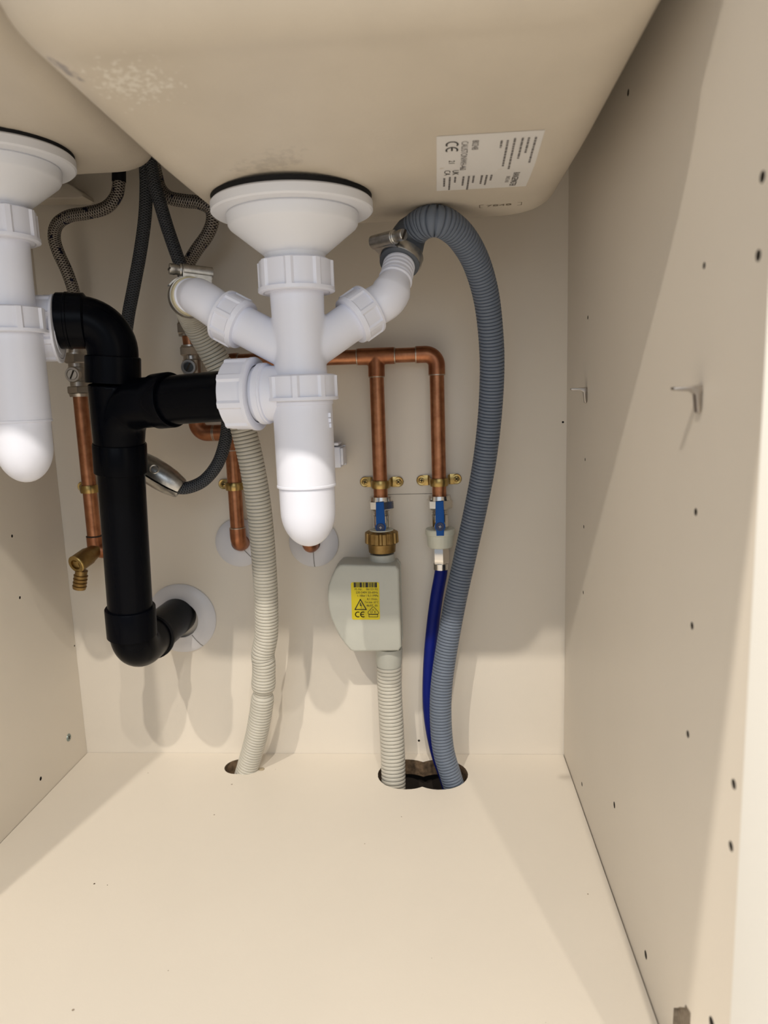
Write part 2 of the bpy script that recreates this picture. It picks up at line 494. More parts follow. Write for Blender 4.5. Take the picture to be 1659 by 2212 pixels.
floor = panel('floor', (0.0006, FRONT, -0.018), (W - 0.0009, -0.0004, 0.0),
    [two_circles(0.4035, -0.0445, 0.0315, 0.0180, -0.03, 0.01),
     lambda b: lathe(b, [(0, 0), (0, 0.0167), (0.04, 0.0167), (0.04, 0)], (0.1945, -0.0305, -0.03), (0, 0, 1), 30, 1),
     drill((0.1202, -0.2307, 0.0000), (0, 0, -1), 0.0009, 0.006, 8), drill((0.1326, -0.2321, 0.0000), (0, 0, -1), 0.0005, 0.006, 8)], [FLOORM, CHIP])
back = panel('wall_back', (-0.018, 0.0, DEEP), (W + 0.018, 0.016, 0.718),
    [lambda b: box(b, (0.372, -0.01, 0.3048), (0.434, 0.0006, 0.3043), 1),
     drill((0.5601, 0.0000, 0.3775), (0, 1, 0), 0.0012, 0.004, 10), drill((0.3988, 0.0000, 0.0164), (0, 1, 0), 0.0015, 0.004, 8)], [PANEL, DARK])
left = panel('wall_left', (-0.018, FRONT, DEEP), (0.0, -0.0003, 0.718),
    [drill(p, (-1, 0, 0), r, 0.010, 12) for p, r in (((0.0000, -0.0979, 0.2852), 0.0016), ((0.0000, -0.0972, 0.2211), 0.0016), ((0.0000, -0.0989, 0.0228), 0.0022), ((0.0000, -0.0026, 0.1352), 0.0012))], [PANEL, DARK])
def torn(b):
    pts = [(-0.409, 0.0605), (-0.4005, 0.0580), (-0.3995, 0.0548), (-0.392, 0.0480), (-0.3885, 0.0440), (-0.3815, 0.0372), (-0.3805, 0.012), (-0.409, 0.012)]
    rings(b, [[(0.562, -0.395, 0.03)], [(0.562, y, z) for y, z in pts], [(0.5665, y, z) for y, z in pts], [(0.5665, -0.395, 0.03)]], 2)
right = panel('wall_right', (W, FRONT, DEEP), (W + 0.018, -0.0003, 0.718),
    [drill((W, y, z), (1, 0, 0), r, 0.011, 14) for y, z, r in PIN_HOLES] + [torn], [PANEL, DARK, mat('torn_board', (0.30, 0.25, 0.19), 0.9, col2=(0.20, 0.16, 0.12), scale=300)])
tr = obj('trim_front', (lambda b: (box(b, (W + 0.0002, FRONT - 0.0012, DEEP), (W + 0.018, FRONT - 0.0001, 0.718)), b)[1])(new()), EDGE); tr['kind'] = 'structure'
tl = obj('trim_left', (lambda b: (box(b, (-0.018, FRONT - 0.0012, DEEP), (-0.0002, FRONT - 0.0001, 0.718)), b)[1])(new()), EDGE); tl['kind'] = 'structure'
pl = obj('baseboard_plinth', (lambda b: (box(b, (-0.0, -0.425, DEEP), (W, -0.41, -0.0185)), b)[1])(new()), PANEL); pl['kind'] = 'structure'
kf = obj('floor_kitchen', (lambda b: (box(b, (-3, -4, DEEP - 0.02), (3.5, 0.6, DEEP)), b)[1])(new()), GROUND); kf['kind'] = 'structure'
vf = obj('floor_blackout', (lambda b: (box(b, (0.0, -0.409, DEEP), (W, -0.0005, DEEP + 0.004)), b)[1])(new()), DARK); vf['kind'] = 'structure'  # near-black sheet standing in for the shade under the floor holes
vb = obj('wall_blackout', (lambda b: (box(b, (0.0, -0.006, DEEP + 0.0045), (W, -0.0005, -0.0185)), b)[1])(new()), DARK); vb['kind'] = 'structure'  # added near-black liner, painted shade over the back panel below the floor
# the right-hand door stands open a little past square; its inner face closes the view on the right
bm = new(); rbox(bm, (0.0, -0.297, DEEP + 0.15), (0.018, 0.0, 0.712), 0.0012, 0, Matrix.Translation((0.5575, -0.4735, 0)) @ Matrix.Rotation(math.radians(19), 4, 'Z'))
dr = obj('door_1', bm, EDGE); dr['kind'] = 'structure'
wt = obj('ceiling_worktop', (lambda b: (rbox(b, (-0.8, -0.515, 0.7185), (1.3, 0.02, 0.757), 0.003), b)[1])(new()), WORKTOP); wt['kind'] = 'structure'

# ------------------------------------------------------------------ the double-bowl sink
def rrect(x0, x1, y0, y1, r, z, n=9, side=8):
    out = []
    for cx, cy, a0 in ((x1 - r, y1 - r, 0), (x0 + r, y1 - r, 90), (x0 + r, y0 + r, 180), (x1 - r, y0 + r, 270)):
        for i in range(n + 1):
            a = math.radians(a0 + 90 * i / n)
            out.append((cx + r * math.cos(a), cy + r * math.sin(a), z))
    res = []
    for i, p in enumerate(out):
        res.append(p)
        if i % (n + 1) == n:
            q = out[(i + 1) % len(out)]
            res += [(p[0] + (q[0] - p[0]) * k / side, p[1] + (q[1] - p[1]) * k / side, z) for k in range(1, side)]
    return res
def bowl(x0, x1, y0, y1, zb, r, fs, ff, drain, zd, rise):
    """fs: fillet under the sides and back, ff: the bigger one under the front"""
    bm = new(); top = 0.7175; rs = []
    def sec(g, z, rr, gf=None): return rrect(x0 + g, x1 - g, y0 + (g if gf is None else gf), y1 - g, max(rr, 0.004), z)
    rs.append(sec(0.0, top, r)); rs.append(sec(0.002, zb + ff * 1.15, r))
    N = 16
    for i in range(N + 1):
        z = zb + ff * (1 - i / N) ** 2
        q = lambda f: f - math.sqrt(max(0.0, f * f - max(0.0, f - (z - zb)) ** 2)) if z - zb < f else 0.0
        rs.append(sec(0.003 + q(fs), z, max(r - q(fs) * 0.45, 0.012), 0.003 + q(ff)))
    fil = fs
    def low(g, z, rr): return rrect(x0 + fs + g, x1 - fs - g, y0 + ff + g, y1 - fs - g, max(rr, 0.004), z)
    rs.append(low(0.008, zb, max(r - fs * 0.45, 0.012)))
    # flat base to the drain hole, then up the inside
    dx, dy = drain
    def round_(k, z): return [(dx + k * (p[0] - dx) / math.hypot(p[0] - dx, p[1] - dy), dy + k * (p[1] - dy) / math.hypot(p[0] - dx, p[1] - dy), z) for p in rs[-1]]
    hole, outer = round_(0.045, zd), rs[-1]
    for f in (0.2, 0.4, 0.6, 0.8): rs.append([tuple(a + (b - a) * f for a, b in zip(p, q)) for p, q in zip(outer, hole)])
    rs.append(hole)
    rs.append([(p[0], p[1], zb + 0.012) for p in rs[-1]])
    rs.append(low(0.018, zb + 0.014, r * 0.45)); rs.append(sec(0.016, zb + ff * 1.1, r * 0.8)); rs.append(sec(0.013, top, r * 0.8)); rs.append(sec(0.0, top, r))
    rings(bm, rs); bmesh.ops.remove_doubles(bm, verts=bm.verts, dist=1e-5)
    # the base climbs a little towards the front, and the bowl widens with it
    for v in bm.verts:
        t = max(0.0, min(1.0, (-0.245 - v.co.y) / 0.145)); k = max(0.0, min(1.0, (top - v.co.z) / (top - zb))) * t
        v.co.z += rise[0] * k
        if abs(v.co.x - dx) > 0.04 or v.co.y < -0.26: v.co.x += k * (rise[2] if v.co.x > (x0 + x1) / 2 else -rise[1])
    return bm
sink = thing('kitchen_sink', (0.27, -0.25, 0.5660), 'cream ceramic double-bowl sink, seen from below, filling the top', 'sink')
bowl_r = obj('bowl', bowl(0.2285, 0.5400, -0.443, -0.073, 0.5640, 0.037, 0.034, 0.050, (0.320, -0.200), 0.5640, (0.021, 0.0165, 0.0085)), CERAMIC, sink, angle=50)
obj('bowl', bowl(0.004, 0.197, -0.443, -0.112, 0.6100, 0.030, 0.022, 0.050, (0.084, -0.200), 0.6100, (0.016, 0.0, 0.008)), CERAMIC, sink, angle=50)
bm = new()
ov = [(0.0169, 0.6200), (0.0714, 0.6176), (0.0773, 0.6191), (0.0763, 0.6231), (0.0669, 0.6307), (0.0541, 0.6375), (0.0390, 0.6419), (0.0199, 0.6446)]
prism(bm, ov, -0.034, -0.010, bevel=0.002)
box(bm, (0.045, -0.028, 0.655), (0.062, -0.012, 0.716))
obj('overflow_box', bm, CERAMIC, sink)
# makers' sticker on the right bowl: u runs to the back, v to the right, printed to be read from below
bpy.context.view_layer.update()
def under(x, y):
    hit, p, n, _ = bowl_r.ray_cast((x, y, 0.3), (0, 0, 1)); return p
def lay(bm, off):
    """press a flat print or sticker against the bowl's underside, off metres below it"""
    for v in bm.verts: v.co.z = under(v.co.x, v.co.y).z - off - (v.co.z - 0.5)
MX = frame_mtx((0.4305, -0.2950, 0.5), (0.0, 1.0, 0), (1.0, 0.0, 0)) @ Matrix.Scale(0.965, 4)
bm = new(); LW, LH, gx, gy = 0.100, 0.0692, 14, 10
rows = [[bm.verts.new(MX @ V((LW * i / gx, LH * j / gy, 0))) for i in range(gx + 1)] for j in range(gy + 1)]
for j in range(gy):
    for i in range(gx): bm.faces.new([rows[j][i], rows[j][i + 1], rows[j + 1][i + 1], rows[j + 1][i]])
lay(bm, 0.00025)
stk = obj('sticker', finish(bm, 'sticker', PAPER, fix=False), PAPER, sink, label='white printed paper sticker')
PX = MX
bm = new()
ce_mark(bm, 0.008, 0.0065, 0.0075, 0.0011, PX)
letters(bm, '21', 0.0060, PX @ Matrix.Translation((0.034, 0.0085, 0)))
letters(bm, 'UK', 0.0064, PX @ Matrix.Translation((0.0505, 0.0115, 0)), wide=1.1)
letters(bm, 'CA', 0.0064, PX @ Matrix.Translation((0.0505, 0.0055, 0)), wide=1.1)
letters(bm, 'RANGEMASTER', 0.0068, PX @ Matrix.Translation((0.0625, 0.0560, 0)), wide=0.72)
lay(bm, 0.00045); pr = obj('print', bm, INK, stk, kind='stuff')
bm = new()
letters(bm, 'CAUSTONWH-460', 0.0064, PX @ Matrix.Translation((0.008, 0.0165, 0)), wide=0.82)
letters(bm, '80248', 0.0064, PX @ Matrix.Translation((0.0075, 0.0235, 0)), wide=0.82)
letters(bm, 'SINCE 1830', 0.0040, PX @ Matrix.Translation((0.070, 0.0515, 0)), wide=0.8)
rnd = random.Random(7)
def line(u, v, n):
    x = u
    while x < u + n:
        w_ = min(rnd.uniform(0.0016, 0.006), u + n - x)
        flat(bm, [(x, v), (x + w_, v), (x + w_, v + 0.0014), (x, v + 0.0014)], PX); x += w_ + 0.0008
for u, v, n in ((0.008, 0.0640, 0.036), (0.008, 0.0595, 0.022), (0.008, 0.0555, 0.030), (0.008, 0.0505, 0.045), (0.010, 0.0460, 0.038), (0.010, 0.0420, 0.010),
                (0.064, 0.0395, 0.014), (0.064, 0.0360, 0.026), (0.064, 0.0325, 0.022), (0.064, 0.0265, 0.018), (0.064, 0.0230, 0.036), (0.064, 0.0190, 0.024),
                (0.064, 0.0130, 0.015), (0.064, 0.0090, 0.034), (0.066, 0.0050, 0.022)):
    line(u, v, n)
lay(bm, 0.00045); obj('print', bm, INKG, stk, kind='stuff')
bm = new()
SX = frame_mtx((0.4665, -0.1400, 0.5), (1.0, -0.08, 0), (-0.08, -1.0, 0))
strokes(bm, [(0.003, 0.0085), (0.0, 0.0085), (0.0, -0.0005), (0.002, -0.0005)], 0.0007, SX); strokes(bm, [(0.031, 0.0085), (0.034, 0.0085), (0.034, -0.0005), (0.031, -0.0005)], 0.0007, SX)
letters(bm, '7848', 0.0085, SX @ Matrix.Translation((0.005, 0.001, 0)), wide=1.25)
lay(bm, 0.0002); obj('stamp', bm, mat('faded_stamp_ink', (0.20, 0.16, 0.115), 0.6), sink, label='faded stamped number', kind='stuff')

# ------------------------------------------------------------------ wastes and bottle traps
def nut(bm, o, d, r, h, ribs=8, rib_h=0.0016, seg=96, mi=0, bore=0.7, hw=0.085, up=None):
    c = h * 0.10
    lathe(bm, [(0, r * bore), (0, r - c), (c * 0.6, r), (h - c, r), (h, r - c), (h, r * bore)], o, d, seg, mi, (ribs, rib_h, c * 0.5, h - c, hw), up)
    # rim fillet lip
    lathe(bm, [(h * 0.86, r * 0.96), (h * 0.86, r + rib_h * 1.05), (h * 0.97, r + rib_h * 1.05), (h, r), (h, r * 0.9)], o, d, 64, mi)
def waste(name, cx, cy, zr, zb, label):
    """zr = underside of rim, zb = underside of bowl"""
    t = thing(name, (cx, cy, zr - 0.05), label, 'sink waste', 'plastic sink wastes')
    z = lambda dz: (zr + dz)
    bm = new(); lathe(bm, [(0, 0.030), (0, 0.0605), (zb - zr - 0.0085, 0.0612), (zb - zr - 0.0085, 0.03)], (cx, cy, zr + 0.0085), (0, 0, 1), 72)
    obj('gasket', bm, RUBBER, t, label='black rubber gasket')
    bm = new(); lathe(bm, [(0.0, 0.048), (0.0, 0.0605), (0.0012, 0.0618), (0.0072, 0.0618), (0.0085, 0.0605), (0.0085, 0.02)], (cx, cy, zr), (0, 0, 1), 96)
    obj('flange', bm, WHITE2, t)
    bm = new(); lathe(bm, [(0.001, 0.049), (-0.0012, 0.0505), (-0.0085, 0.0497), (-0.0105, 0.0484), (-0.0300, 0.0238), (-0.0320, 0.0232), (-0.0355, 0.0232), (-0.0355, 0.02)], (cx, cy, zr), (0, 0, 1), 96)
    obj('strainer_cup', bm, WHITE2, t)
    return t
ZR, ZRL = 0.5520, 0.5990
waste('sink_waste', 0.320, -0.200, ZR, 0.5640, 'white plastic sink waste under the right bowl, above the branched bottle trap')
waste('sink_waste', 0.084, -0.200, ZRL, 0.6100, 'white plastic sink waste under the left bowl, cut off by the left edge')

def bottle(t, cx, cy, z1, z0, r):
    bm = new()
    prof = [(z1 - z0, r * 0.8), (z1 - z0, r), (0.052, r), (0.0515, r * 1.015), (0.050, r * 1.015), (0.0497, r * 0.955), (0.030, r * 0.945)]
    rd = r * 0.945
    for i in range(1, 13):
        a = math.radians(90 * i / 12)
        prof.append((0.030 * (1 - math.sin(a)) if False else 0.030 - 0.030 * math.sin(a), rd * math.cos(a) if i < 12 else 0.0))
    lathe(bm, prof, (cx, cy, z0), (0, 0, 1), 72)
    return obj('trap_bottle', bm, WHITE, t)

TX, TYY = 0.320, -0.200
trap = thing('bottle_trap', (TX, TYY, 0.2915), 'white bottle trap with two side branches, under the right bowl', 'trap', 'white bottle traps')
bm = new(); lathe(bm, [(0, 0.0232), (-0.004, 0.0232)], (TX, TYY, ZR - 0.0355), (0, 0, 1), 64); nut(bm, (TX, TYY, 0.5182), (0, 0, -1), 0.0282, 0.0246, 8)
obj('compression_nut', bm, WHITE, trap)
# moulded body with branches
bm = new()
lathe(bm, [(0, 0), (0, 0.0212), (0.0253, 0.0205), (0.0502, 0.0202), (0.0682, 0.0212), (0.0682, 0)], (TX, TYY, 0.4954), (0, 0, -1), 48)
LB0, LB1 = V((TX, TYY, 0.4459)), V((0.2651, -0.1880, 0.4760))
RB0, RB1 = V((TX, TYY, 0.4445)), V((0.3655, -0.1760, 0.4767))
straight(bm, LB0, LB1, 0.0160); straight(bm, RB0, RB1, 0.0160)
obj('branched_body', fused(bm, 'branched_body', WHITE, 0.0010, 14), WHITE, trap)
ld, rd = (LB1 - LB0).normalized(), (RB1 - RB0).normalized()
bm = new(); nut(bm, LB1 - ld * 0.007, ld, 0.0198, 0.0175, 8, 0.0013, bore=0.5, up=(0.2, -1, 0)); obj('compression_nut', bm, WHITE, trap)
bm = new(); lathe(bm, [(-0.0020, 0.0150), (-0.0020, 0.0195), (0.002, 0.0205), (0.0035, 0.0195)], LB1 - ld * 0.0075, ld, 48); obj('nut_collar', bm, WHITE, trap)
bm = new(); nut(bm, RB1 - rd * 0.006, rd, 0.0198, 0.0175, 8, 0.0013, bore=0.5, up=(0.2, -1, 0)); obj('compression_nut', bm, WHITE, trap)
bm = new(); lathe(bm, [(-0.0020, 0.0150), (-0.0020, 0.0195), (0.002, 0.0205), (0.0035, 0.0195)], RB1 - rd * 0.0065, rd, 48); obj('nut_collar', bm, WHITE, trap)
def spigot(path, r0, r1, ridge):
    bm = new(); n = len(path); L = [0.0]
    for i in range(1, n): L.append(L[-1] + (path[i] - path[i - 1]).length)
    # finer sampling, with hose ridges near the end
    offs = [L[-1] * i / 90 for i in range(91)]; pts = resample(path, offs); rad = []
    for s in offs:
        u = L[-1] - s
        if u > ridge: r = r0 + (r1 - r0) * max(0, min(1, (s / (L[-1] - ridge) - 0.72) / 0.28))
        else: r = r1 + (0.0011 if int(u / 0.0022) % 2 == 0 else 0.0)
        if abs(u - ridge) < 0.0008: r = r1 + 0.0016
        rad.append(r)
    sweep(bm, pts, rad, 40)
    return bm
LS = [LB1 + ld * 0.008, V((0.2430, -0.1835, 0.4912)), V((0.2292, -0.1740, 0.4984)), V((0.2146, -0.1520, 0.5002))]
RS = [RB1 + rd * 0.008, V((0.3879, -0.1720, 0.4894)), V((0.3948, -0.1660, 0.5027)), V((0.3984, -0.1520, 0.5186))]
obj('spigot_elbow', spigot(catmull(LS), 0.0156, 0.0128, 0.020), WHITE, trap)
obj('spigot_elbow', spigot(catmull(RS), 0.0158, 0.0124, 0.018), WHITE, trap)
bm = new(); nut(bm, (TX, TYY, 0.4308), (0, 0, -1), 0.0272, 0.0204, 8, 0.0017)
lathe(bm, [(0, 0.0236), (0, 0.0246), (0.003, 0.0246), (0.0035, 0.023)], (TX, TYY, 0.4104), (0, 0, -1), 64)
obj('compression_nut', bm, WHITE, trap)
bt = bottle(trap, TX, TYY, 0.4111, 0.2915, 0.0238)
bm = new()
for k, (dz, w_) in enumerate(((0.0, 0.0026), (-0.0042, 0.0026), (-0.0082, 0.0018))):
    box(bm, (TX + 0.0218, TYY - 0.0100 + k * 0.0006, 0.397 + dz), (TX + 0.0238, TYY - 0.0072, 0.397 + dz + 0.0033))
obj('moulded_mark', bm, WHITE, bt)
# side outlet towards the black waste pipe
od = V((-0.985, 0.17, 0.0)).normalized(); oc = V((TX, TYY, 0.4170))
bm = new(); lathe(bm, [(0.012, 0.0), (0.012, 0.0215), (0.027, 0.0222), (0.0275, 0.0238), (0.0290, 0.0238), (0.0295, 0.0246), (0.034, 0.0246), (0.0345, 0.0222), (0.046, 0.0222), (0.046, 0.0)], oc, od, 56)
obj('outlet_socket', bm, WHITE, trap)
bm = new(); nut(bm, oc + od * 0.0625, -od, 0.0278, 0.0250, 8, 0.0016, bore=0.84, up=(0, -0.3, 1)); obj('outlet_nut', bm, WHITE, trap)

LX = 0.084
trap2 = thing('bottle_trap', (LX, TYY, 0.3505), 'white bottle trap under the left bowl, cut off by the left edge', 'trap', 'white bottle traps')
bm = new(); lathe(bm, [(0, 0.0232), (-0.004, 0.0232)], (LX, TYY, ZRL - 0.0355), (0, 0, 1), 64); nut(bm, (LX, TYY, 0.5672), (0, 0, -1), 0.0280, 0.0250, 8)
obj('compression_nut', bm, WHITE, trap2)
bm = new(); lathe(bm, [(0, 0), (0, 0.0212), (0.0539, 0.0206), (0.0539, 0)], (LX, TYY, 0.5436), (0, 0, -1), 56); obj('inlet_tube', bm, WHITE, trap2)
bm = new(); nut(bm, (LX, TYY, 0.4921), (0, 0, -1), 0.0270, 0.0206, 8, 0.0017); obj('compression_nut', bm, WHITE, trap2)
bottle(trap2, LX, TYY, 0.4722, 0.3505, 0.0236)
oc2 = V((LX, TYY, 0.4780)); nc2 = V((0.0941, -0.1660, 0.4798)); od2 = (V((0.1473, -0.1500, 0.4838)) - nc2); od2.z = 0; od2.normalize()
sv = V((nc2.x - oc2.x, nc2.y - oc2.y, 0)).normalized()
bm = new(); sweep(bm, bend(oc2 + sv * 0.004, V((nc2.x - od2.x * 0.008, nc2.y - od2.y * 0.008, oc2.z)), V((nc2.x, nc2.y, oc2.z)) + od2 * 0.012, 0.004), 0.0215, 40); obj('outlet_socket', bm, WHITE, trap2)
bm = new(); nut(bm, V((nc2.x, nc2.y, oc2.z)) - od2 * 0.006, od2, 0.0272, 0.0175, 8, 0.0016, bore=0.74, up=(0, -0.5, 1)); obj('outlet_nut', bm, WHITE, trap2)

# ------------------------------------------------------------------ black solvent-weld waste pipe
bp = thing('waste_pipe', (0.1263, -0.1220, 0.1755), 'black plastic waste pipe linking both traps and entering the back wall', 'waste pipe')
R0, RS0 = 0.0208, 0.0236
E1 = V((0.1473, -0.1500, 0.4838)); T1 = V((0.1412, -0.1480, 0.4178)); B1 = V((0.1394, -0.1410, 0.3657)); K1 = V((0.1265, -0.1220, 0.1731))
LN = V((nc2.x, nc2.y, oc2.z)) + od2 * 0.002
hz = V((LN.x, LN.y, E1.z + 0.001))
d1 = (E1 - hz).normalized()
bm = new(); pth = bend(hz, E1, E1 + (T1 - E1).normalized() * 0.045, 0.026); sweep(bm, pth, R0 + 0.0006, 40); obj('elbow', bm, BLACK, bp)
bm = new(); lathe(bm, [(0, 0.015), (0, RS0), (0.0215, RS0), (0.0235, R0)], hz + d1 * 0.010, d1, 48)
lathe(bm, [(0.0, RS0), (0.0006, RS0 + 0.0006), (0.0025, RS0 + 0.0006), (0.003, RS0)], hz + d1 * 0.0165, d1, 48)
obj('socket', bm, BLACK, bp)
d2 = (T1 - E1).normalized()
e2 = V((0.1443, -0.1490, 0.4540)); e3 = V((0.1424, -0.1490, 0.4304))
bm = new(); lathe(bm, [(0, R0), (0, RS0 - 0.0008), (0.001, RS0), ((e3 - e2).length, RS0), ((e3 - e2).length, R0)], e2, e3 - e2, 48); obj('socket', bm, BLACK, bp)
# swept tee
bm = new()
t_top, t_bot = V((0.1429, -0.1490, 0.4304)), V((0.1396, -0.1425, 0.3743))
straight(bm, t_top, t_bot, 0.0219, 40)
NX = oc + od * 0.050
br0 = V((0.1927, -0.1665, 0.4140))
brd = (NX - br0).normalized()
sweep(bm, bend(br0, V((0.1471, -0.1475, 0.4111)), t_bot + (t_bot - t_top).normalized() * 0.0, 0.030), 0.0219, 40)
obj('swept_tee', fused(bm, 'swept_tee', BLACK, 0.0011, 5), BLACK, bp)
sd = (br0 - V((0.1471, -0.1475, 0.4111))).normalized()
bm = new(); lathe(bm, [(0, R0), (0.001, RS0), (0.016, RS0), (0.017, RS0 - 0.0006), (0.017, R0)], br0 - sd * 0.006, sd, 48); obj('socket', bm, BLACK, bp)
bm = new(); straight(bm, br0, NX, R0, 40); obj('pipe', bm, BLACK, bp)
b0, b1 = V((0.1402, -0.1430, 0.3776)), V((0.1379, -0.1400, 0.3504))
bm = new(); lathe(bm, [(0, R0), (0, RS0 - 0.0006), (0.001, RS0), ((b1 - b0).length - 0.001, RS0), ((b1 - b0).length, R0)], b0, b1 - b0, 48); obj('socket', bm, BLACK, bp)
k0, k1 = V((0.1279, -0.1262, 0.2187)), V((0.1263, -0.1235, 0.1893))
bm = new(); straight(bm, b1 - (b1 - b0) * 0.3, k0 + (k1 - k0) * 0.3, R0, 40); obj('pipe', bm, BLACK, bp)
bm = new(); lathe(bm, [(0, R0), (0, RS0 - 0.0005), (0.0008, RS0), ((k1 - k0).length - 0.001, RS0), ((k1 - k0).length, R0)], k0, k1 - k0, 48); obj('socket', bm, BLACK, bp)
wallp = V((K1.x, 0.0, 0.1707))
bm = new(); sweep(bm, bend(k0 + (k1 - k0) * 0.6, K1, K1.lerp(wallp, 0.48), 0.0225), R0 + 0.0008, 40); obj('elbow', bm, BLACK, bp)
el = K1.lerp(wallp, 0.34)
bm = new(); lathe(bm, [(0, R0), (0.0, RS0 + 0.0004), (0.003, RS0 + 0.0006), (0.004, R0)], el, wallp - K1, 48); obj('seal_ring', bm, RUBBER, bp)
bm = new(); straight(bm, K1.lerp(wallp, 0.36), wallp - V((0, 0.0005, 0)), R0, 40); obj('pipe', bm, BLACK, bp)

# white wall collars
COLLAR = mat('collar_white', (0.66, 0.66, 0.70), 0.3, bump=0.05)
SPLIT = mat('dark_split_line', (0.20, 0.19, 0.18), 0.7, noise=0.1)  # darker tone for the thin strip along each collar's split
def collar(c, ro, ri, split, label):
    t = thing('pipe_collar', c, label, 'pipe collar', 'white wall collars')
    bm = new(); lathe(bm, [(0, ri), (0, ro), (0.0012, ro), (0.0040, ro - 0.004), (0.0058, ri + 0.008), (0.0060, ri + 0.001), (0.0060, ri)], c, (0, -1, 0), 72)
    obj('disc', bm, COLLAR, t)
    bm = new(); a = math.radians(split); u = V((math.cos(a), 0, math.sin(a))); n = V((-u.z, 0, u.x)) * 0.0004
    p = [V(c) + u * rr + V((0, -yy - 0.0003, 0)) for rr, yy in ((ri + 0.001, 0.0060), (ri + 0.008, 0.0058), (ro - 0.004, 0.0040), (ro, 0.0012))]
    for i in range(3):
        v = [bm.verts.new(q) for q in (p[i] - n, p[i + 1] - n, p[i + 1] + n, p[i] + n)]; bm.faces.new(v)
    obj('split_line', bm, SPLIT, t)
    return t
collar((wallp.x + 0.0035, -0.0003, wallp.z - 0.004), 0.0405, 0.0212, -55, 'large white wall collar round the black waste pipe')
collar((0.2041, -0.0010, 0.2543), 0.0275, 0.0080, -50, 'small white wall collar behind the pale grey hose')
collar((0.2879, -0.0010, 0.2527), 0.0275, 0.0080, -90, 'small white wall collar half hidden by the branched bottle trap')

# ------------------------------------------------------------------ copper pipework
PR, FR = 0.0075, 0.0086
CY = -0.0215
def seam(p, d, r=FR):
    bm = new(); lathe(bm, [(-0.0007, PR), (-0.0005, r + 0.0001), (0.0005, r + 0.0001), (0.0009, PR)], p, d, 28); return bm
def fitting(parent, name, path, ends=True):
    bm = new(); sweep(bm, path, FR, 28); o = obj(name, bm, COPPERF, parent)
    for p, q in ((path[0], path[1]), (path[-1], path[-2])):
        obj('solder_joint', seam(p, V(p) - V(q)), SOLDER, o)
    return o
XA, XB, ZTOP = 0.3660, 0.4282, 0.4519
ZVA, ZVB = 0.3060, 0.3055
XC = 0.2865
cp = thing('copper_pipework', (XA, CY, ZVA), 'copper pipe branch on the back wall feeding both blue-levered valves', 'copper pipe')
bm = new(); straight(bm, (0.205, CY, ZTOP), (XA, CY, ZTOP), PR); obj('pipe', bm, COPPER, cp)
bm = new(); straight(bm, (XA, CY, ZTOP), (XB - 0.01, CY, ZTOP), PR); obj('pipe', bm, COPPER, cp)
bm = new(); straight(bm, (XA, CY, ZTOP - 0.005), (XA, CY, ZVA - 0.004), PR); obj('pipe', bm, COPPER, cp)
bm = new(); straight(bm, (XB, CY, ZTOP - 0.012), (XB, CY, ZVB - 0.004), PR); obj('pipe', bm, COPPER, cp)
fitting(cp, 'elbow', bend((XB - 0.021, CY, ZTOP), (XB, CY, ZTOP), (XB, CY, ZTOP - 0.021), 0.0115))
def tee(parent, c, a, b, s, ra=0.0195, rs=0.021):
    a, b, s, c = V(a), V(b), V(s), V(c)
    bm = new(); straight(bm, c + a * ra, c + b * ra, FR, 32); straight(bm, c, c + s * rs, FR, 32)
    o = obj('tee', fused(bm, 'tee', COPPERF, 0.0007, 5), COPPERF, parent)
    for d, l in ((a, ra), (b, ra), (s, rs)): obj('solder_joint', seam(c + d * l, d, FR - 0.0002), SOLDER, o)
tee(cp, (XA, CY, ZTOP), (-1, 0, 0), (1, 0, 0), (0, 0, -1))
tee(cp, (XC, CY, ZTOP), (-1, 0, 0), (1, 0, 0), (0, 0, -1))
ZC = 0.2524
bm = new(); straight(bm, (XC, CY, ZTOP), (XC, CY, ZC + 0.01), PR); obj('pipe', bm, COPPER, cp)
fitting(cp, 'elbow', bend((XC, CY, ZC + 0.020), (XC, CY, ZC), (XC, -0.002, ZC), 0.0110))
fitting(cp, 'elbow', bend((0.222, CY, ZTOP), (0.2055, CY, ZTOP), (0.2055, CY, ZTOP - 0.018), 0.0110))
bm = new(); straight(bm, (0.2055, CY, ZTOP - 0.015), (0.2055, CY, ZTOP - 0.045), PR); obj('pipe', bm, COPPER, cp)

XM, XH = 0.1720, 0.2085
ZH = 0.3783
hp = thing('copper_pipework', (XH, CY, 0.25), 'copper pipe stepping sideways behind the black waste pipe to a wall collar', 'copper pipe')
bm = new(); straight(bm, (XM, CY, 0.4445), (XM, CY, ZH + 0.008), PR); obj('pipe', bm, COPPER, hp)
fitting(hp, 'elbow', bend((XM, CY, ZH + 0.020), (XM, CY, ZH), (XM + 0.019, CY, ZH), 0.0115))
bm = new(); straight(bm, (XM + 0.01, CY, ZH), (XH - 0.006, CY, ZH), PR); obj('pipe', bm, COPPER, hp)
fitting(hp, 'elbow', bend((XH - 0.019, CY, ZH), (XH, CY, ZH), (XH, CY, ZH - 0.019), 0.0115))
ZE = 0.2555
bm = new(); straight(bm, (XH, CY, ZH - 0.01), (XH, CY, ZE + 0.008), PR); obj('pipe', bm, COPPER, hp)
fitting(hp, 'elbow', bend((XH, CY, ZE + 0.0195), (XH, CY, ZE), (XH, -0.002, ZE), 0.0110))

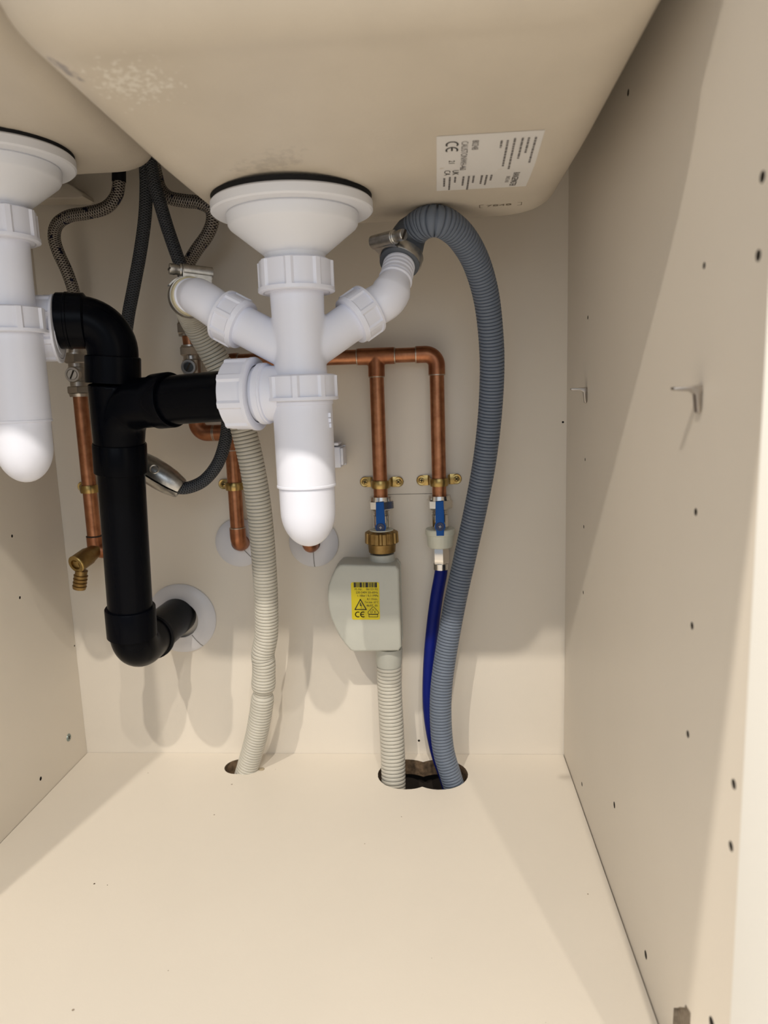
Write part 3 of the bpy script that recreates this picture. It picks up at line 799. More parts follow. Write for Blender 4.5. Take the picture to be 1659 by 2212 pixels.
XL = 0.0468
lp = thing('copper_pipework', (XL, CY, 0.25), 'copper pipe at far left with a brass drain cock at its foot', 'copper pipe')
ZLT, ZLB = 0.4283, 0.2688
bm = new(); straight(bm, (XL, CY, ZLT + 0.012), (XL, CY, ZLB - 0.004), PR); obj('pipe', bm, COPPER, lp)
ZT2 = 0.2531
bm = new(); straight(bm, (XL, CY, ZLB), (XL, CY, ZT2 - 0.006), FR, 32)
sweep(bm, bend((XL, CY, ZLB - 0.004), (XL, CY, ZT2), (XL + 0.022, CY + 0.004, ZT2 - 0.003), 0.008), FR, 28)
o = obj('tee', fused(bm, 'tee', COPPERF, 0.0007, 4), COPPERF, lp); obj('solder_joint', seam((XL, CY, ZLB), (0, 0, 1)), DARK, o)

# brass drain cock screwed into that tee
dc0, dc1 = V((0.0485, -0.0260, 0.2530)), V((0.0397, -0.0520, 0.2448))
dk = thing('drain_cock', dc1, 'brass drain cock with a ridged hose tail, low at far left', 'drain cock')
dd = (dc1 - dc0).normalized(); dl = (dc1 - dc0).length
bm = new(); lathe(bm, [(-0.002, 0), (-0.002, 0.0070), (0.010, 0.0090), (0.012, 0.0098), (dl, 0.0098), (dl, 0.0)], dc0, dd, 36)
obj('body', bm, BRASSD, dk)
bm = new(); lathe(bm, [(0, 0.0056), (0, 0.0098), (0.0014, 0.0100), (0.0022, 0.0092), (0.0022, 0.0058), (-0.002, 0.0056), (-0.002, 0)], dc1, dd, 36); obj('cap_ring', bm, BRASS, dk)
bm = new()
q = frame_mtx(dc1 - dd * 0.001, axes(dd, (0, 0, 1))[1], axes(dd, (0, 0, 1))[0])
rbox(bm, (-0.0035, -0.0035, -0.0005), (0.0035, 0.0035, 0.0022), 0.0004, 0, q if q.col[2].xyz.dot(dd) > 0 else q @ Matrix.Scale(-1, 4, (0, 0, 1)))
obj('square_key', bm, BRASS, dk)
t0, t1 = V((0.0409, -0.0460, 0.2361)), V((0.0361, -0.0460, 0.2155))
tp = [(0, 0), (0, 0.0066), (0.004, 0.0062)]
L_ = (t1 - t0).length; n_ = 4
for i in range(n_):
    a = 0.005 + (L_ - 0.005) * i / n_; b = 0.005 + (L_ - 0.005) * (i + 1) / n_
    tp += [(a, 0.0062), (a + 0.0006, 0.0074), (b - 0.0004, 0.0067)]
tp += [(L_, 0.0066), (L_, 0.0052), (L_ - 0.006, 0.005), (L_ - 0.006, 0)]
bm = new(); lathe(bm, tp, t0, t1 - t0, 32); obj('hose_tail', bm, BRASSD, dk)

# ------------------------------------------------------------------ saddle clips with screws
def saddle(c, hw, label, tilt=0.0, both=True):
    x0, z0 = c
    t = thing('pipe_clip', (x0, -0.001, z0), label, 'pipe clip', 'saddle clips')
    ra = PR + 0.0013
    prof = []
    for i in range(13):
        a = math.pi * i / 12
        prof.append((-ra * math.cos(a), CY - ra * math.sin(a)))
    path = [(-hw, -0.0012), (-ra - 0.003, -0.0014), (-ra - 0.0006, -0.004), (-ra, CY)] + prof[1:-1] + [(ra, CY), (ra + 0.0006, -0.004), (ra + 0.003, -0.0014), (hw, -0.0012)]
    bm = new(); th = 0.0012
    def off(i):
        a = V((*path[max(i - 1, 0)], 0)); b = V((*path[min(i + 1, len(path) - 1)], 0)); d = (b - a).normalized()
        return V((d.y, -d.x, 0)) * th
    R_ = Matrix.Rotation(tilt, 4, 'Y')
    rs = []
    for i, (x, y) in enumerate(path):
        w_ = 0.0040 if 2 <= i <= len(path) - 3 else 0.0046
        w_ = w_ * (1 + (0.0 if 3 <= i <= len(path) - 4 else 0.15)); o_ = off(i)
        pts = [V((x, y, -w_)), V((x + o_.x * .5, y + o_.y * .5, -w_ * 1.05)), V((x + o_.x, y + o_.y, -w_ * .6)), V((x + o_.x * 1.15, y + o_.y * 1.15, 0)), V((x + o_.x, y + o_.y, w_ * .6)), V((x + o_.x * .5, y + o_.y * .5, w_ * 1.05)), V((x, y, w_))]
        rs.append([V((x0, 0, z0)) + (R_ @ p) for p in pts])
    rings(bm, rs, close=True)
    for s in (-1, 1):
        p = V((x0, 0, z0)) + R_ @ V((s * (hw - 0.001), -0.0002, 0))
        lathe(bm, [(0, 0.003), (0, 0.0054), (0.0016, 0.0056), (0.0022, 0.0050), (0.0018, 0.0036), (0.0016, 0.0)], p, (0, -1, 0), 24)
    obj('strap', bm, BRASS, t)
    for s in (-1, 1):
        p = V((x0, 0, z0)) + R_ @ V((s * (hw - 0.001), 0, 0))
        bm = new(); lathe(bm, [(0.0008, 0), (0.0010, 0.0034), (0.0022, 0.0033), (0.0030, 0.0024), (0.0033, 0.0)], p, (0, -1, 0), 20)
        for a in (0.5, 0.5 + math.pi / 2):
            box(bm, (-0.0021, -0.00365, -0.00045), (0.0021, -0.0028, 0.00045), 1, Matrix.Translation(p) @ Matrix.Rotation(a + s * 0.3, 4, 'Y'))
        obj('screw', bm, [BRASS, DARK], t)
    return t
saddle((XA, 0.3189), 0.0192, 'brass saddle clip directly above the left blue-levered valve', 0.02)
saddle((XB, 0.3198), 0.0198, 'brass saddle clip directly above the right blue-levered valve', -0.02)
saddle((XL, 0.3216), 0.0192, 'brass saddle clip on the far left copper pipe', 0.0)
saddle((XH, 0.3207), 0.0192, 'brass saddle clip beside the pale grey hose, on the middle copper pipe', 0.0)
# white plastic clip behind the bottle trap
wc = thing('pipe_clip', (XC, -0.001, 0.3504), 'white plastic pipe clip half hidden by the branched bottle trap', 'pipe clip')
zc0, zc1 = 0.3386, 0.3604
bm = new(); rbox(bm, (XC - 0.022, -0.006, zc0), (0.3285, -0.0005, zc1), 0.001); rbox(bm, (XC - 0.012, -0.034, zc0), (0.3266, -0.006, zc1), 0.0015); obj('body', bm, WHITE, wc)
bm = new(); rbox(bm, (0.3266, -0.036, zc0 + 0.003), (0.3296, -0.008, zc1 - 0.001), 0.001); obj('latch', bm, WHITE, wc)
bm = new(); rbox(bm, (XC, -0.034, zc1 + 0.0015), (0.3248, -0.006, zc1 + 0.0045), 0.0008); obj('lid', bm, WHITE, wc)

# ------------------------------------------------------------------ blue-lever appliance valves
def hexnut(bm, o, d, r, h, mi=0, tw=0.0, ch=0.12):
    lathe(bm, [(0, 0), (0, r * 0.80)], o, d, 6, mi, None, None, tw)
    bmv = lathe(bm, [(0, r * 0.8), (0, r * 0.90), (h * ch, r), (h * (1 - ch), r), (h, r * 0.90), (h, 0)], o, d, 6, mi, None, None, tw)
def lever_valve(x, z1, z0, label, cap):
    t = thing('appliance_valve', (x, CY, z0), label, 'valve', 'blue-lever valves')
    H = z1 - z0
    bm = new(); hexnut(bm, (x, CY, z1 - H * 0.09), (0, 0, -1), 0.0142, H * 0.24, tw=0.3)
    lathe(bm, [(0, 0.0078), (0, 0.0118), (H * 0.11, 0.0124), (H * 0.11, 0.008)], (x, CY, z1), (0, 0, -1), 32); obj('compression_nut', bm, CHROME, t)
    bm = new(); prof = [(0, 0.0)]; zz = 0.0
    for i in range(4): prof += [(zz, 0.0084), (zz + 0.0008, 0.0094), (zz + 0.0016, 0.0084)]; zz += 0.0019
    prof += [(zz, 0.0092), (H * 0.62, 0.0092), (H * 0.66, 0.0086), (H * 0.80, 0.0086), (H * 0.80, 0)]
    lathe(bm, prof, (x, CY, z1 - H * 0.31), (0, 0, -1), 32)
    lathe(bm, [(0, 0.0058), (0.0135, 0.0058), (0.0135, 0)], (x, CY, z0 + H * 0.26), (0, -1, 0), 24); obj('body', bm, CHROME, t)
    bm = new(); hw = 0.0046; yb, yf = CY - 0.0165, CY - 0.0125
    ol = [(-hw * 0.9, H * 0.90), (hw * 0.9, H * 0.91), (hw, H * 0.55), (hw * 1.02, H * 0.38)]
    ol += [(0.0058 * math.cos(math.radians(a)), H * 0.26 + 0.0058 * math.sin(math.radians(a))) for a in (40, 15, -15, -45)]
    ol += [(hw * 0.85, H * 0.02), (-hw * 0.85, H * 0.02)]
    ol += [(0.0058 * math.cos(math.radians(a)), H * 0.26 + 0.0058 * math.sin(math.radians(a))) for a in (225, 195, 165, 140)]
    ol += [(-hw * 1.02, H * 0.38), (-hw, H * 0.55)]
    prism(bm, [(x + a, z0 + b) for a, b in ol], yb, yf, bevel=0.0009, seg=2)
    lv = obj('lever', bm, BLUE, t)
    bm = new(); lathe(bm, [(0, 0.0046), (0.0006, 0.0044), (0.0004, 0.0034), (0.0002, 0)], (x, yb - 0.0001, z0 + H * 0.26), (0, -1, 0), 24, 0)
    obj('hub', bm, BLUED, lv)
    bm = new()
    for a in (0.2, 1.77): box(bm, (-0.0014, -0.0003, -0.0003), (0.0014, 0.0006, 0.0003), 0, Matrix.Translation((x, yb - 0.0006, z0 + H * 0.26)) @ Matrix.Rotation(a, 4, 'Y'))
    obj('screw', bm, NICKEL, lv)
    return t
ZA0, ZB0 = 0.2643, 0.2641
lever_valve(XA, ZVA, ZA0, 'blue-lever chrome valve above the pale grey box', 1)
lever_valve(XB, ZVB, ZB0, 'blue-lever chrome valve above the blue hose', 2)

# ------------------------------------------------------------------ pale grey water-stop box with yellow label, and its hose
BXF = -0.054
wb = thing('water_stop_box', (0.3701, -0.0350, 0.1390), 'pale grey water-stop box with yellow label, under the left blue-levered valve', 'valve box')
ol = [(0.3273, 0.2401), (0.3817, 0.2378), (0.3849, 0.2333), (0.3847, 0.1941), (0.3849, 0.1496), (0.3818, 0.1450), (0.3351, 0.1443), (0.3307, 0.1459), (0.3246, 0.1536), (0.3195, 0.1613), (0.3155, 0.1706), (0.3111, 0.1823), (0.3092, 0.1940), (0.3087, 0.2050), (0.3103, 0.2176), (0.3141, 0.2270), (0.3184, 0.2353), (0.3230, 0.2397)]
bm = new(); prism(bm, ol, BXF, -0.017, bevel=0.0028, both=True); obj('housing', bm, BOXM, wb)
bm = new(); olx = [(x * 1.0 + (0.0009 if x > 0.35 else -0.0004), z) for x, z in ol]; prism(bm, olx, -0.0300, -0.0288, bevel=0.0003, seg=1); obj('seam', bm, BOXM, wb)
bm = new(); lathe(bm, [(0, 0.010), (0, 0.0128), (0.004, 0.0135), (0.012, 0.0140), (0.0185, 0.0146), (0.0185, 0.010)], (XA, -0.030, 0.2453), (0, 0, -1), 40); obj('inlet_neck', bm, BOXM, wb)
nz1, nz0 = 0.2705, 0.2469
bm = new(); hh = nz1 - nz0; lathe(bm, [(0, 0.009), (0, 0.0135), (0.0020, 0.0160), (hh * 0.55, 0.0164), (hh * 0.60, 0.0150), (hh * 0.98, 0.0142), (hh, 0.0132), (hh, 0.009)], (XA, -0.028, nz1), (0, 0, -1), 96, 0, (14, 0.0016, 0.0019, hh * 0.56, 0.30)); obj('brass_nut', bm, BRASSD, wb)
bm = new(); lathe(bm, [(0, 0.0), (0.0, 0.0128), (0.0016, 0.0126), (0.0016, 0)], (XA, -0.028, nz1 - 0.0005), (0, 0, 1), 40); obj('washer', bm, NYLON, wb)
o0, o1 = V((0.3700, -0.0320, 0.1416)), V((0.3693, -0.0320, 0.1210))
bm = new(); lathe(bm, [(0, 0), (0, 0.0148), ((o1 - o0).length - 0.003, 0.0142), ((o1 - o0).length, 0.0134), ((o1 - o0).length, 0)], o0, o1 - o0, 48); obj('outlet_neck', bm, BOXM, wb)
# label
lb = V((0.3338, -0.0542, 0.2208)); l2 = V((0.3634, -0.0542, 0.1803))
LBW, LBH = l2.x - lb.x, lb.z - l2.z
MY = frame_mtx((lb.x, BXF - 0.0001, l2.z), (1, 0, -0.012), (0.012, 0, 1))
bm = new(); cr = 0.0018
pts = arc_pts(LBW - cr, LBH - cr, cr, 0, 90, 4) + arc_pts(cr, LBH - cr, cr, 90, 180, 4) + arc_pts(cr, cr, cr, 180, 270, 4) + arc_pts(LBW - cr, cr, cr, 270, 360, 4)
prism(bm, pts, 0.0, 0.0002, mtx=MY @ Matrix(((1, 0, 0, 0), (0, 0, 1, 0), (0, 1, 0, 0), (0, 0, 0, 1))))
lab = obj('label', bm, YELLOW, wb, label='yellow rating label')
PY = MY @ Matrix.Translation((0, 0, 0.0004)); u = LBW
bm = new()
bars = ((.10, .08), (.20, .03), (.255, .025), (.30, .09), (.42, .03), (.465, .02), (.51, .10), (.635, .03), (.685, .03), (.735, .045), (.80, .03), (.845, .075))
for a, w_ in bars: flat(bm, [(a * u, LBH * 0.865), ((a + w_) * u, LBH * 0.865), ((a + w_) * u, LBH * 0.995), (a * u, LBH * 0.995)], PY)
def tx(s, x, y, h, wide=1.0, al='LEFT'): letters(bm, s, h, PY @ Matrix.Translation((x * u, y * LBH, 0)), 0, al, wide)
tx('M.-Nr.', .12, .79, .0031); tx('06153192', .95, .79, .0031, 1.0, 'RIGHT')
tx('220-240V 50-60Hz', .95, .705, .0031, 0.98, 'RIGHT'); tx('1-10bar / 0,1-1MPa', .955, .62, .0031, 0.93, 'RIGHT')
tx('4,1 l/min.', .94, .53, .0031, 1.0, 'RIGHT'); tx('Tw max. 65°C', .965, .445, .0031, 0.80, 'RIGHT'); tx('46/07  05', .93, .355, .0031, 1.0, 'RIGHT')
strokes(bm, [(.12 * u, .275 * LBH), (.52 * u, .275 * LBH), (.32 * u, .545 * LBH)], 0.0010, PY, closed=True)
flat(bm, [(.30 * u, .46 * LBH), (.335 * u, .46 * LBH), (.325 * u, .405 * LBH), (.365 * u, .405 * LBH), (.335 * u, .295 * LBH), (.335 * u, .375 * LBH), (.295 * u, .375 * LBH)], PY)
ce_mark(bm, .13 * u, .075 * LBH, .0054, .00095, PY)
vd = [(.60, .15), (.93, .15), (.96, .185), (.94, .215), (.79, .345), (.755, .345), (.59, .215), (.575, .185)]
strokes(bm, [(a * u, b * LBH) for a, b in vd], 0.0005, PY, closed=True)
strokes(bm, [(.61 * u, .075 * LBH), (.92 * u, .075 * LBH), (.92 * u, .14 * LBH), (.61 * u, .14 * LBH)], 0.0005, PY, closed=True)
tx('D', .66, .18, .0036); tx('V', .725, .235, .0036); tx('E', .80, .18, .0036)
obj('print', bm, INK, lab, kind='stuff')
# hose below it
bm = new(); corrugated(bm, [(0.3695, -0.0320, 0.1247), (0.3694, -0.0330, 0.0877), (0.3704, -0.0360, 0.0512), (0.3711, -0.0410, 0.0155), (0.3711, -0.0455, -0.0096), (0.3708, -0.0480, -0.0247), (0.3699, -0.0480, -0.0695)], 0.0134, 0.0020, 0.0040)
tag(obj('corrugated_hose', bm, BEIGEH, None, angle=75), 'short pale grey corrugated hose from the water-stop box into the floor', 'hose')

# ------------------------------------------------------------------ blue fill hose
bh = thing('fill_hose', (0.4260, -0.0215, 0.2260), 'smooth blue hose hanging from the right blue-levered valve', 'hose')
bz1, bz0 = 0.2701, 0.2500
bm = new(); hh = bz1 - bz0; lathe(bm, [(0, 0.009), (0, 0.0150), (0.001, 0.0158), (hh * 0.30, 0.0158), (hh * 0.34, 0.0145), (hh * 0.9, 0.0138), (hh, 0.0125), (hh, 0.006)], (XB, CY, bz1), (0, 0, -1), 96, 0, (24, 0.00015, hh * 0.33, hh * 0.91, 0.25)); obj('swivel_nut', bm, NYLON, bh)
f0, f1 = 0.2500, 0.2255
bm = new(); hexnut(bm, (XB, CY, f0), (0, 0, -1), 0.0092, (f0 - f1) * 0.74, tw=0.25); lathe(bm, [((f0 - f1) * 0.72, 0.0070), ((f0 - f1) * 0.74, 0.0083), ((f0 - f1), 0.0083), ((f0 - f1), 0.006)], (XB, CY, f0), (0, 0, -1), 32); obj('ferrule', bm, CHROME, bh)
bm = new(); tube(bm, [(XB, CY, f1 + 0.006), (XB, CY, f1 - 0.004), (0.4229, -0.0215, 0.1941), (0.4175, -0.0210, 0.1573), (0.4136, -0.0200, 0.1197), (0.4117, -0.0200, 0.0819), (0.4131, -0.0220, 0.0499), (0.4190, -0.0240, 0.0149), (0.4283, -0.0310, -0.0119), (0.4330, -0.0350, -0.0320), (0.4388, -0.0380, -0.0752)], 0.0069, 24); obj('tube', bm, BLUEH, bh)

# ------------------------------------------------------------------ big grey drain hose
gh = thing('drain_hose', (0.4396, -0.0500, -0.0119), 'dark grey ribbed drain hose arching from the right trap branch to the floor', 'hose')
gp = [(0.4031, -0.1420, 0.5343), (0.4088, -0.1420, 0.5452), (0.4184, -0.1500, 0.5511), (0.4295, -0.1570, 0.5516), (0.4413, -0.1500, 0.5482), (0.4535, -0.1360, 0.5390), (0.4648, -0.1180, 0.5227), (0.4738, -0.1000, 0.4973), (0.4787, -0.0860, 0.4656), (0.4805, -0.0750, 0.4321), (0.4787, -0.0640, 0.3881), (0.4734, -0.0560, 0.3421), (0.4645, -0.0490, 0.2944), (0.4536, -0.0450, 0.2453), (0.4423, -0.0440, 0.1954), (0.4326, -0.0450, 0.1449), (0.4263, -0.0480, 0.1046), (0.4246, -0.0510, 0.0692), (0.4268, -0.0540, 0.0335), (0.4347, -0.0550, 0.0018), (0.4417, -0.0550, -0.0253), (0.4482, -0.0550, -0.0582)]
bm = new(); corrugated(bm, gp, 0.0117, 0.0021, 0.0033, scale=lambda s: 1.12 - 0.12 * min(1, s / 0.22) if s < 0.22 else 1.0); obj('ribbed_tube', bm, GREYH, gh, angle=75)
c0, c1, c2 = V((0.3984, -0.1510, 0.5195)), V((0.4003, -0.1450, 0.5275)), V((0.4088, -0.1420, 0.5459))
bm = new(); cpath = resample(catmull([c0, c1, V((0.4035, -0.1410, 0.5363)), c2, V((0.4169, -0.1480, 0.5509))], 20), [0.0, 0.0005, 0.0012, 0.004, 0.008, 0.014, 0.020, 0.025, 0.029, 0.033, 0.036])
sweep(bm, cpath, [0.0128, 0.0155, 0.0168, 0.0172, 0.0170, 0.0166, 0.0160, 0.0152, 0.0146, 0.0140, 0.0130], 36); obj('cuff', bm, CUFF, gh)

def worm_clamp(ctr, axis, out, rb, label, tail=None, hl=0.030, w=0.0085, span=330, flip=False, k0=0.40):
    """band round a cuff at ctr; out = direction in which the worm housing sits"""
    ctr = V(ctr); a = V(axis).normalized(); o = V(out); o = (o - a * o.dot(a)).normalized(); s = a.cross(o) * (-1 if flip else 1)
    t = thing('hose_clamp', ctr + o * rb, label, 'hose clamp', 'worm-drive clamps')
    bm = new(); rs = []
    for i in range(49):
        an = math.radians(-span / 2 + 180 + span * i / 48) ; d = o * math.cos(an) + s * math.sin(an)
        rs.append([ctr + d * (rb + k) + a * h for k, h in ((0, -w / 2), (0.0010, -w / 2), (0.0014, -w / 2 + 0.001), (0.0010, 0), (0.0014, w / 2 - 0.001), (0.0010, w / 2), (0, w / 2))])
    rings(bm, rs, close=True); obj('band', bm, STEEL, t)
    hc = ctr + o * (rb + 0.0054)
    bm = new(); lathe(bm, [(0, 0), (0, 0.0048), (0.0008, 0.0056), (hl - 0.001, 0.0056), (hl - 0.0005, 0.0048), (hl - 0.0005, 0)], hc - s * hl * k0, s, 28)
    rs = []
    for i in range(9):
        f = -k0 + 0.92 * i / 8; x = hl * f
        dz = rb - math.sqrt(max(rb * rb - x * x, 0.0)) if abs(x) < rb else rb
        base = hc - o * (0.0046 + dz * 0.8) + s * x
        rs.append([base - a * w * 0.58, base + a * w * 0.58, hc + s * x + a * 0.0050, hc + s * x - a * 0.0050])
    rings(bm, rs, close=True)
    obj('housing', bm, STEEL, t)
    bm = new(); lathe(bm, [(0, 0.003), (0, 0.0052), (0.0010, 0.0056), (0.0020, 0.0050), (0.0022, 0.0040), (0.0055, 0.0042), (0.0062, 0.0046), (0.0098, 0.0046), (0.0104, 0.0042), (0.0104, 0.0)], hc - s * hl * k0, -s, 28)
    box(bm, (-0.0046, -0.0007, -0.0006), (0.0046, 0.0007, 0.0004), 1, frame_mtx(hc - s * (hl * k0 + 0.0104), a, -o if False else o))
    obj('screw', bm, [STEEL, DARK], t)
    if tail:
        bm = new(); p = catmull([V(q) for q in tail], 8); rs = []
        for i, q in enumerate(p):
            d = (p[min(i + 1, len(p) - 1)] - p[max(i - 1, 0)]).normalized(); n = d.cross(a).normalized() * 0.0006
            rs.append([q - a * w * .5 - n, q + a * w * .5 - n, q + a * w * .5 + n, q - a * w * .5 + n])
        rings(bm, rs, close=True); obj('band_tail', bm, STEEL, t)
    return t
worm_clamp(cpath[4].lerp(cpath[5], 0.2), cpath[4] - cpath[6], V((0.3873, -0.1620, 0.5371)) - cpath[4], 0.0171, 'steel worm-drive clamp on the dark grey hose cuff, right branch', hl=0.024)

# ------------------------------------------------------------------ pale corrugated hose from the left branch
ph = thing('drain_hose', (0.1962, -0.0350, -0.0170), 'long pale grey corrugated hose with a kink, left of the bottle trap', 'hose')
lp0 = catmull(LS)[-1]; ldn = (lp0 - V((0.2288, -0.1740, 0.4984))).normalized()
pp = [V((0.2157, -0.1520, 0.4986)), V((0.2117, -0.1380, 0.4942)), V((0.2102, -0.1220, 0.4855)), V((0.2133, -0.1110, 0.4732)), V((0.2196, -0.1030, 0.4567)), V((0.2277, -0.0980, 0.4361)), V((0.2353, -0.0940, 0.4133)), V((0.2404, -0.0910, 0.3876)), V((0.2453, -0.0880, 0.3559)), V((0.2482, -0.0840, 0.3234)), V((0.2493, -0.0800, 0.2901)), V((0.2487, -0.0740, 0.2507)), V((0.2469, -0.0680, 0.2050)), V((0.2435, -0.0630, 0.1682)), V((0.2379, -0.0600, 0.1457)), V((0.2375, -0.0580, 0.1304)), V((0.2321, -0.0520, 0.0910)), V((0.2221, -0.0450, 0.0499)), V((0.2096, -0.0380, 0.0130)), V((0.1985, -0.0340, -0.0176)), V((0.1865, -0.0310, -0.0482))]
kink = lambda s: 1.0 - 0.20 * math.exp(-((s - 0.735) / 0.007) ** 2) + 0.05 * math.exp(-((s - 0.715) / 0.012) ** 2)
bm = new(); corrugated(bm, pp, 0.0124, 0.0019, 0.0036, scale=kink); obj('corrugated_tube', bm, BEIGEH, ph, angle=75)
cf = [V((0.2260, -0.1690, 0.4992)), V((0.2209, -0.1610, 0.4996)), V((0.2169, -0.1530, 0.4992)), V((0.2132, -0.1430, 0.4967)), V((0.2110, -0.1340, 0.4923))]
bm = new(); cfp = resample(catmull(cf, 12), [0, 0.0004, 0.001, 0.005, 0.010, 0.016, 0.022, 0.026]); sweep(bm, cfp, [0.0132, 0.0150, 0.0160, 0.0162, 0.0160, 0.0152, 0.0142, 0.0130], 36); obj('cuff', bm, CREAMR, ph, label='cream rubber cuff')
worm_clamp(cfp[4], cfp[3] - cfp[5], V((0.10, 0, 1)), 0.0158, 'steel worm-drive clamp on the cream cuff of the left branch', tail=[(0.2191, -0.1600, 0.5164), (0.2145, -0.1630, 0.5154), (0.2106, -0.1660, 0.5129), (0.2062, -0.1680, 0.5087)], hl=0.026, flip=True, k0=0.24)

# ------------------------------------------------------------------ isolating valves with screwdriver slots
def isolator(x, y, zt_, zb_, label, tilt=0.0):
    t = thing('isolating_valve', (x, y, zb_), label, 'valve', 'slotted isolating valves')
    H = zt_ - zb_
    bm = new(); hexnut(bm, (x, y, zt_ - H * 0.04), (0, 0, -1), 0.0125, H * 0.20, tw=0.25); lathe(bm, [(0, 0.007), (0, 0.0098), (H * 0.05, 0.0102), (H * 0.05, 0.007)], (x, y, zt_), (0, 0, -1), 28); obj('compression_nut', bm, NICKEL, t)
    bm = new(); hexnut(bm, (x, y, zb_ + H * 0.24), (0, 0, -1), 0.0125, H * 0.17, tw=0.25); lathe(bm, [(0, 0.007), (0, 0.0110), (H * 0.07, 0.0102), (H * 0.07, 0.007)], (x, y, zb_ + H * 0.07), (0, 0, -1), 28); obj('compression_nut', bm, NICKEL, t)
    bm = new(); lathe(bm, [(0, 0), (0, 0.0088), (H * 0.10, 0.0088), (H * 0.12, 0.0098), (H * 0.42, 0.0098), (H * 0.44, 0.0088), (H * 0.56, 0.0088), (H * 0.56, 0)], (x, y, zt_ - H * 0.22), (0, 0, -1), 28)
    d = V((0.06, -1, 0.0)); lathe(bm, [(0, 0.0080), (0.0115, 0.0080), (0.0125, 0.0074), (0.0125, 0.0058), (0.0112, 0.0056), (0.0112, 0)], (x - 0.001, y, zt_ - H * 0.50), d, 28); bd = obj('body', bm, NICKEL, t)
    bm = new(); lathe(bm, [(0, 0), (0, 0.0053), (0.0018, 0.0050), (0.0018, 0)], (x - 0.0003, y - 0.0108, zt_ - H * 0.50), d, 24); box(bm, (-0.0048, -0.0002, -0.0007), (0.0048, 0.0008, 0.0007), 1, Matrix.Translation((x - 0.0002, y - 0.01295, zt_ - H * 0.50)) @ Matrix.Rotation(-1.1, 4, 'Y'))
    obj('slot_screw', bm, [CHROME, DARK], bd)
    return t
isolator(XL, CY, 0.4672, 0.4211, 'nickel isolating valve below the black elbow, on the far left pipe')
isolator(XM, CY, 0.4930 - 0.0225, 0.4930 - 0.0225 - 0.046, 'nickel isolating valve above the black branch, beside the pale hose')
# copper stub and connector nut above the middle isolator
cs = thing('tap_connector', (XM, CY, 0.4755), 'nickel tap connector nut on a copper stub above the middle isolating valve', 'connector')
zc = 0.4930
bm = new(); hexnut(bm, (XM - 0.002, CY, zc), (0, 0, -1), 0.0115, 0.0115, tw=0.25); lathe(bm, [(0.011, 0.006), (0.0112, 0.0098), (0.0135, 0.0094), (0.0135, 0.006)], (XM - 0.002, CY, zc), (0, 0, -1), 28); obj('union_nut', bm, NICKEL, cs)
bm = new(); straight(bm, (XM - 0.001, CY, zc - 0.012), (XM, CY, zc - 0.026), PR); obj('stub', bm, COPPER, cs)

# ------------------------------------------------------------------ braided tap hoses and the woven pull-out hose
b1 = thing('tap_hose', (0.0520, -0.0240, 0.5208), 'steel braided tap hose curling above the black elbow, at left', 'hose', 'braided tap hoses')
bm = new(); tube(bm, [(0.1260, -0.0500, 0.6655), (0.1236, -0.0500, 0.6403), (0.1222, -0.0500, 0.6255), (0.1177, -0.0500, 0.6129), (0.1064, -0.0500, 0.6032), (0.0880, -0.0500, 0.5993), (0.0683, -0.0490, 0.5975), (0.0542, -0.0470, 0.5912), (0.0479, -0.0440, 0.5798), (0.0490, -0.0410, 0.5656), (0.0525, -0.0360, 0.5505), (0.0538, -0.0300, 0.5367), (0.0530, -0.0245, 0.5273)], 0.0061, 20, 0.003); obj('braid', bm, BRAID, b1)
bm = new(); lathe(bm, [(0, 0.0062), (0.0002, 0.0066), (0.004, 0.0068), (0.0045, 0.0060), (0.006, 0.0060), (0.0065, 0.0066), (0.013, 0.0066), (0.013, 0.004)], (0.0525, -0.0240, 0.5301), (0.03, 0, -1), 28); obj('ferrule', bm, STEEL, b1)
bm = new(); straight(bm, (0.0514, -0.0225, 0.5178), (XL, CY, 0.4662), 0.0072); obj('tail_pipe', bm, NICKEL, b1)
bm = new(); straight(bm, (0.1272, -0.0500, 0.6779), (0.1222, -0.0500, 0.6264), 0.0066); obj('sleeve', bm, RUBBER, b1)
b2 = thing('tap_hose', (0.1669, -0.0215, 0.4944), 'steel braided tap hose bending beneath the right bowl, behind the left clamp', 'hose', 'braided tap hoses')
bm = new(); tube(bm, [(0.1594, -0.0520, 0.6795), (0.1590, -0.0520, 0.6442), (0.1606, -0.0520, 0.6302), (0.1636, -0.0520, 0.6177), (0.1721, -0.0520, 0.6088), (0.1866, -0.0520, 0.6051), (0.2012, -0.0520, 0.6026), (0.2119, -0.0510, 0.5963), (0.2123, -0.0490, 0.5856), (0.2049, -0.0460, 0.5732), (0.1928, -0.0420, 0.5618), (0.1808, -0.0360, 0.5492), (0.1717, -0.0290, 0.5326), (0.1673, -0.0235, 0.5151)], 0.0064, 20, 0.003); obj('braid', bm, BRAID, b2)
bm = new(); lathe(bm, [(0, 0.0064), (0, 0.0074), (0.006, 0.0074), (0.0065, 0.0082), (0.008, 0.0082), (0.0085, 0.0074), (0.0105, 0.0074), (0.011, 0.0082), (0.0125, 0.0082), (0.013, 0.0074), (0.0219, 0.0074), (0.03, 0.005)], (0.1671, -0.0225, 0.5162), (0.06, 0, -1), 28); obj('ferrule', bm, NICKEL, b2)
po = thing('pull_out_hose', (0.1694, -0.0750, 0.3268), 'dark woven pull-out tap hose looping down behind the black waste pipe', 'hose')
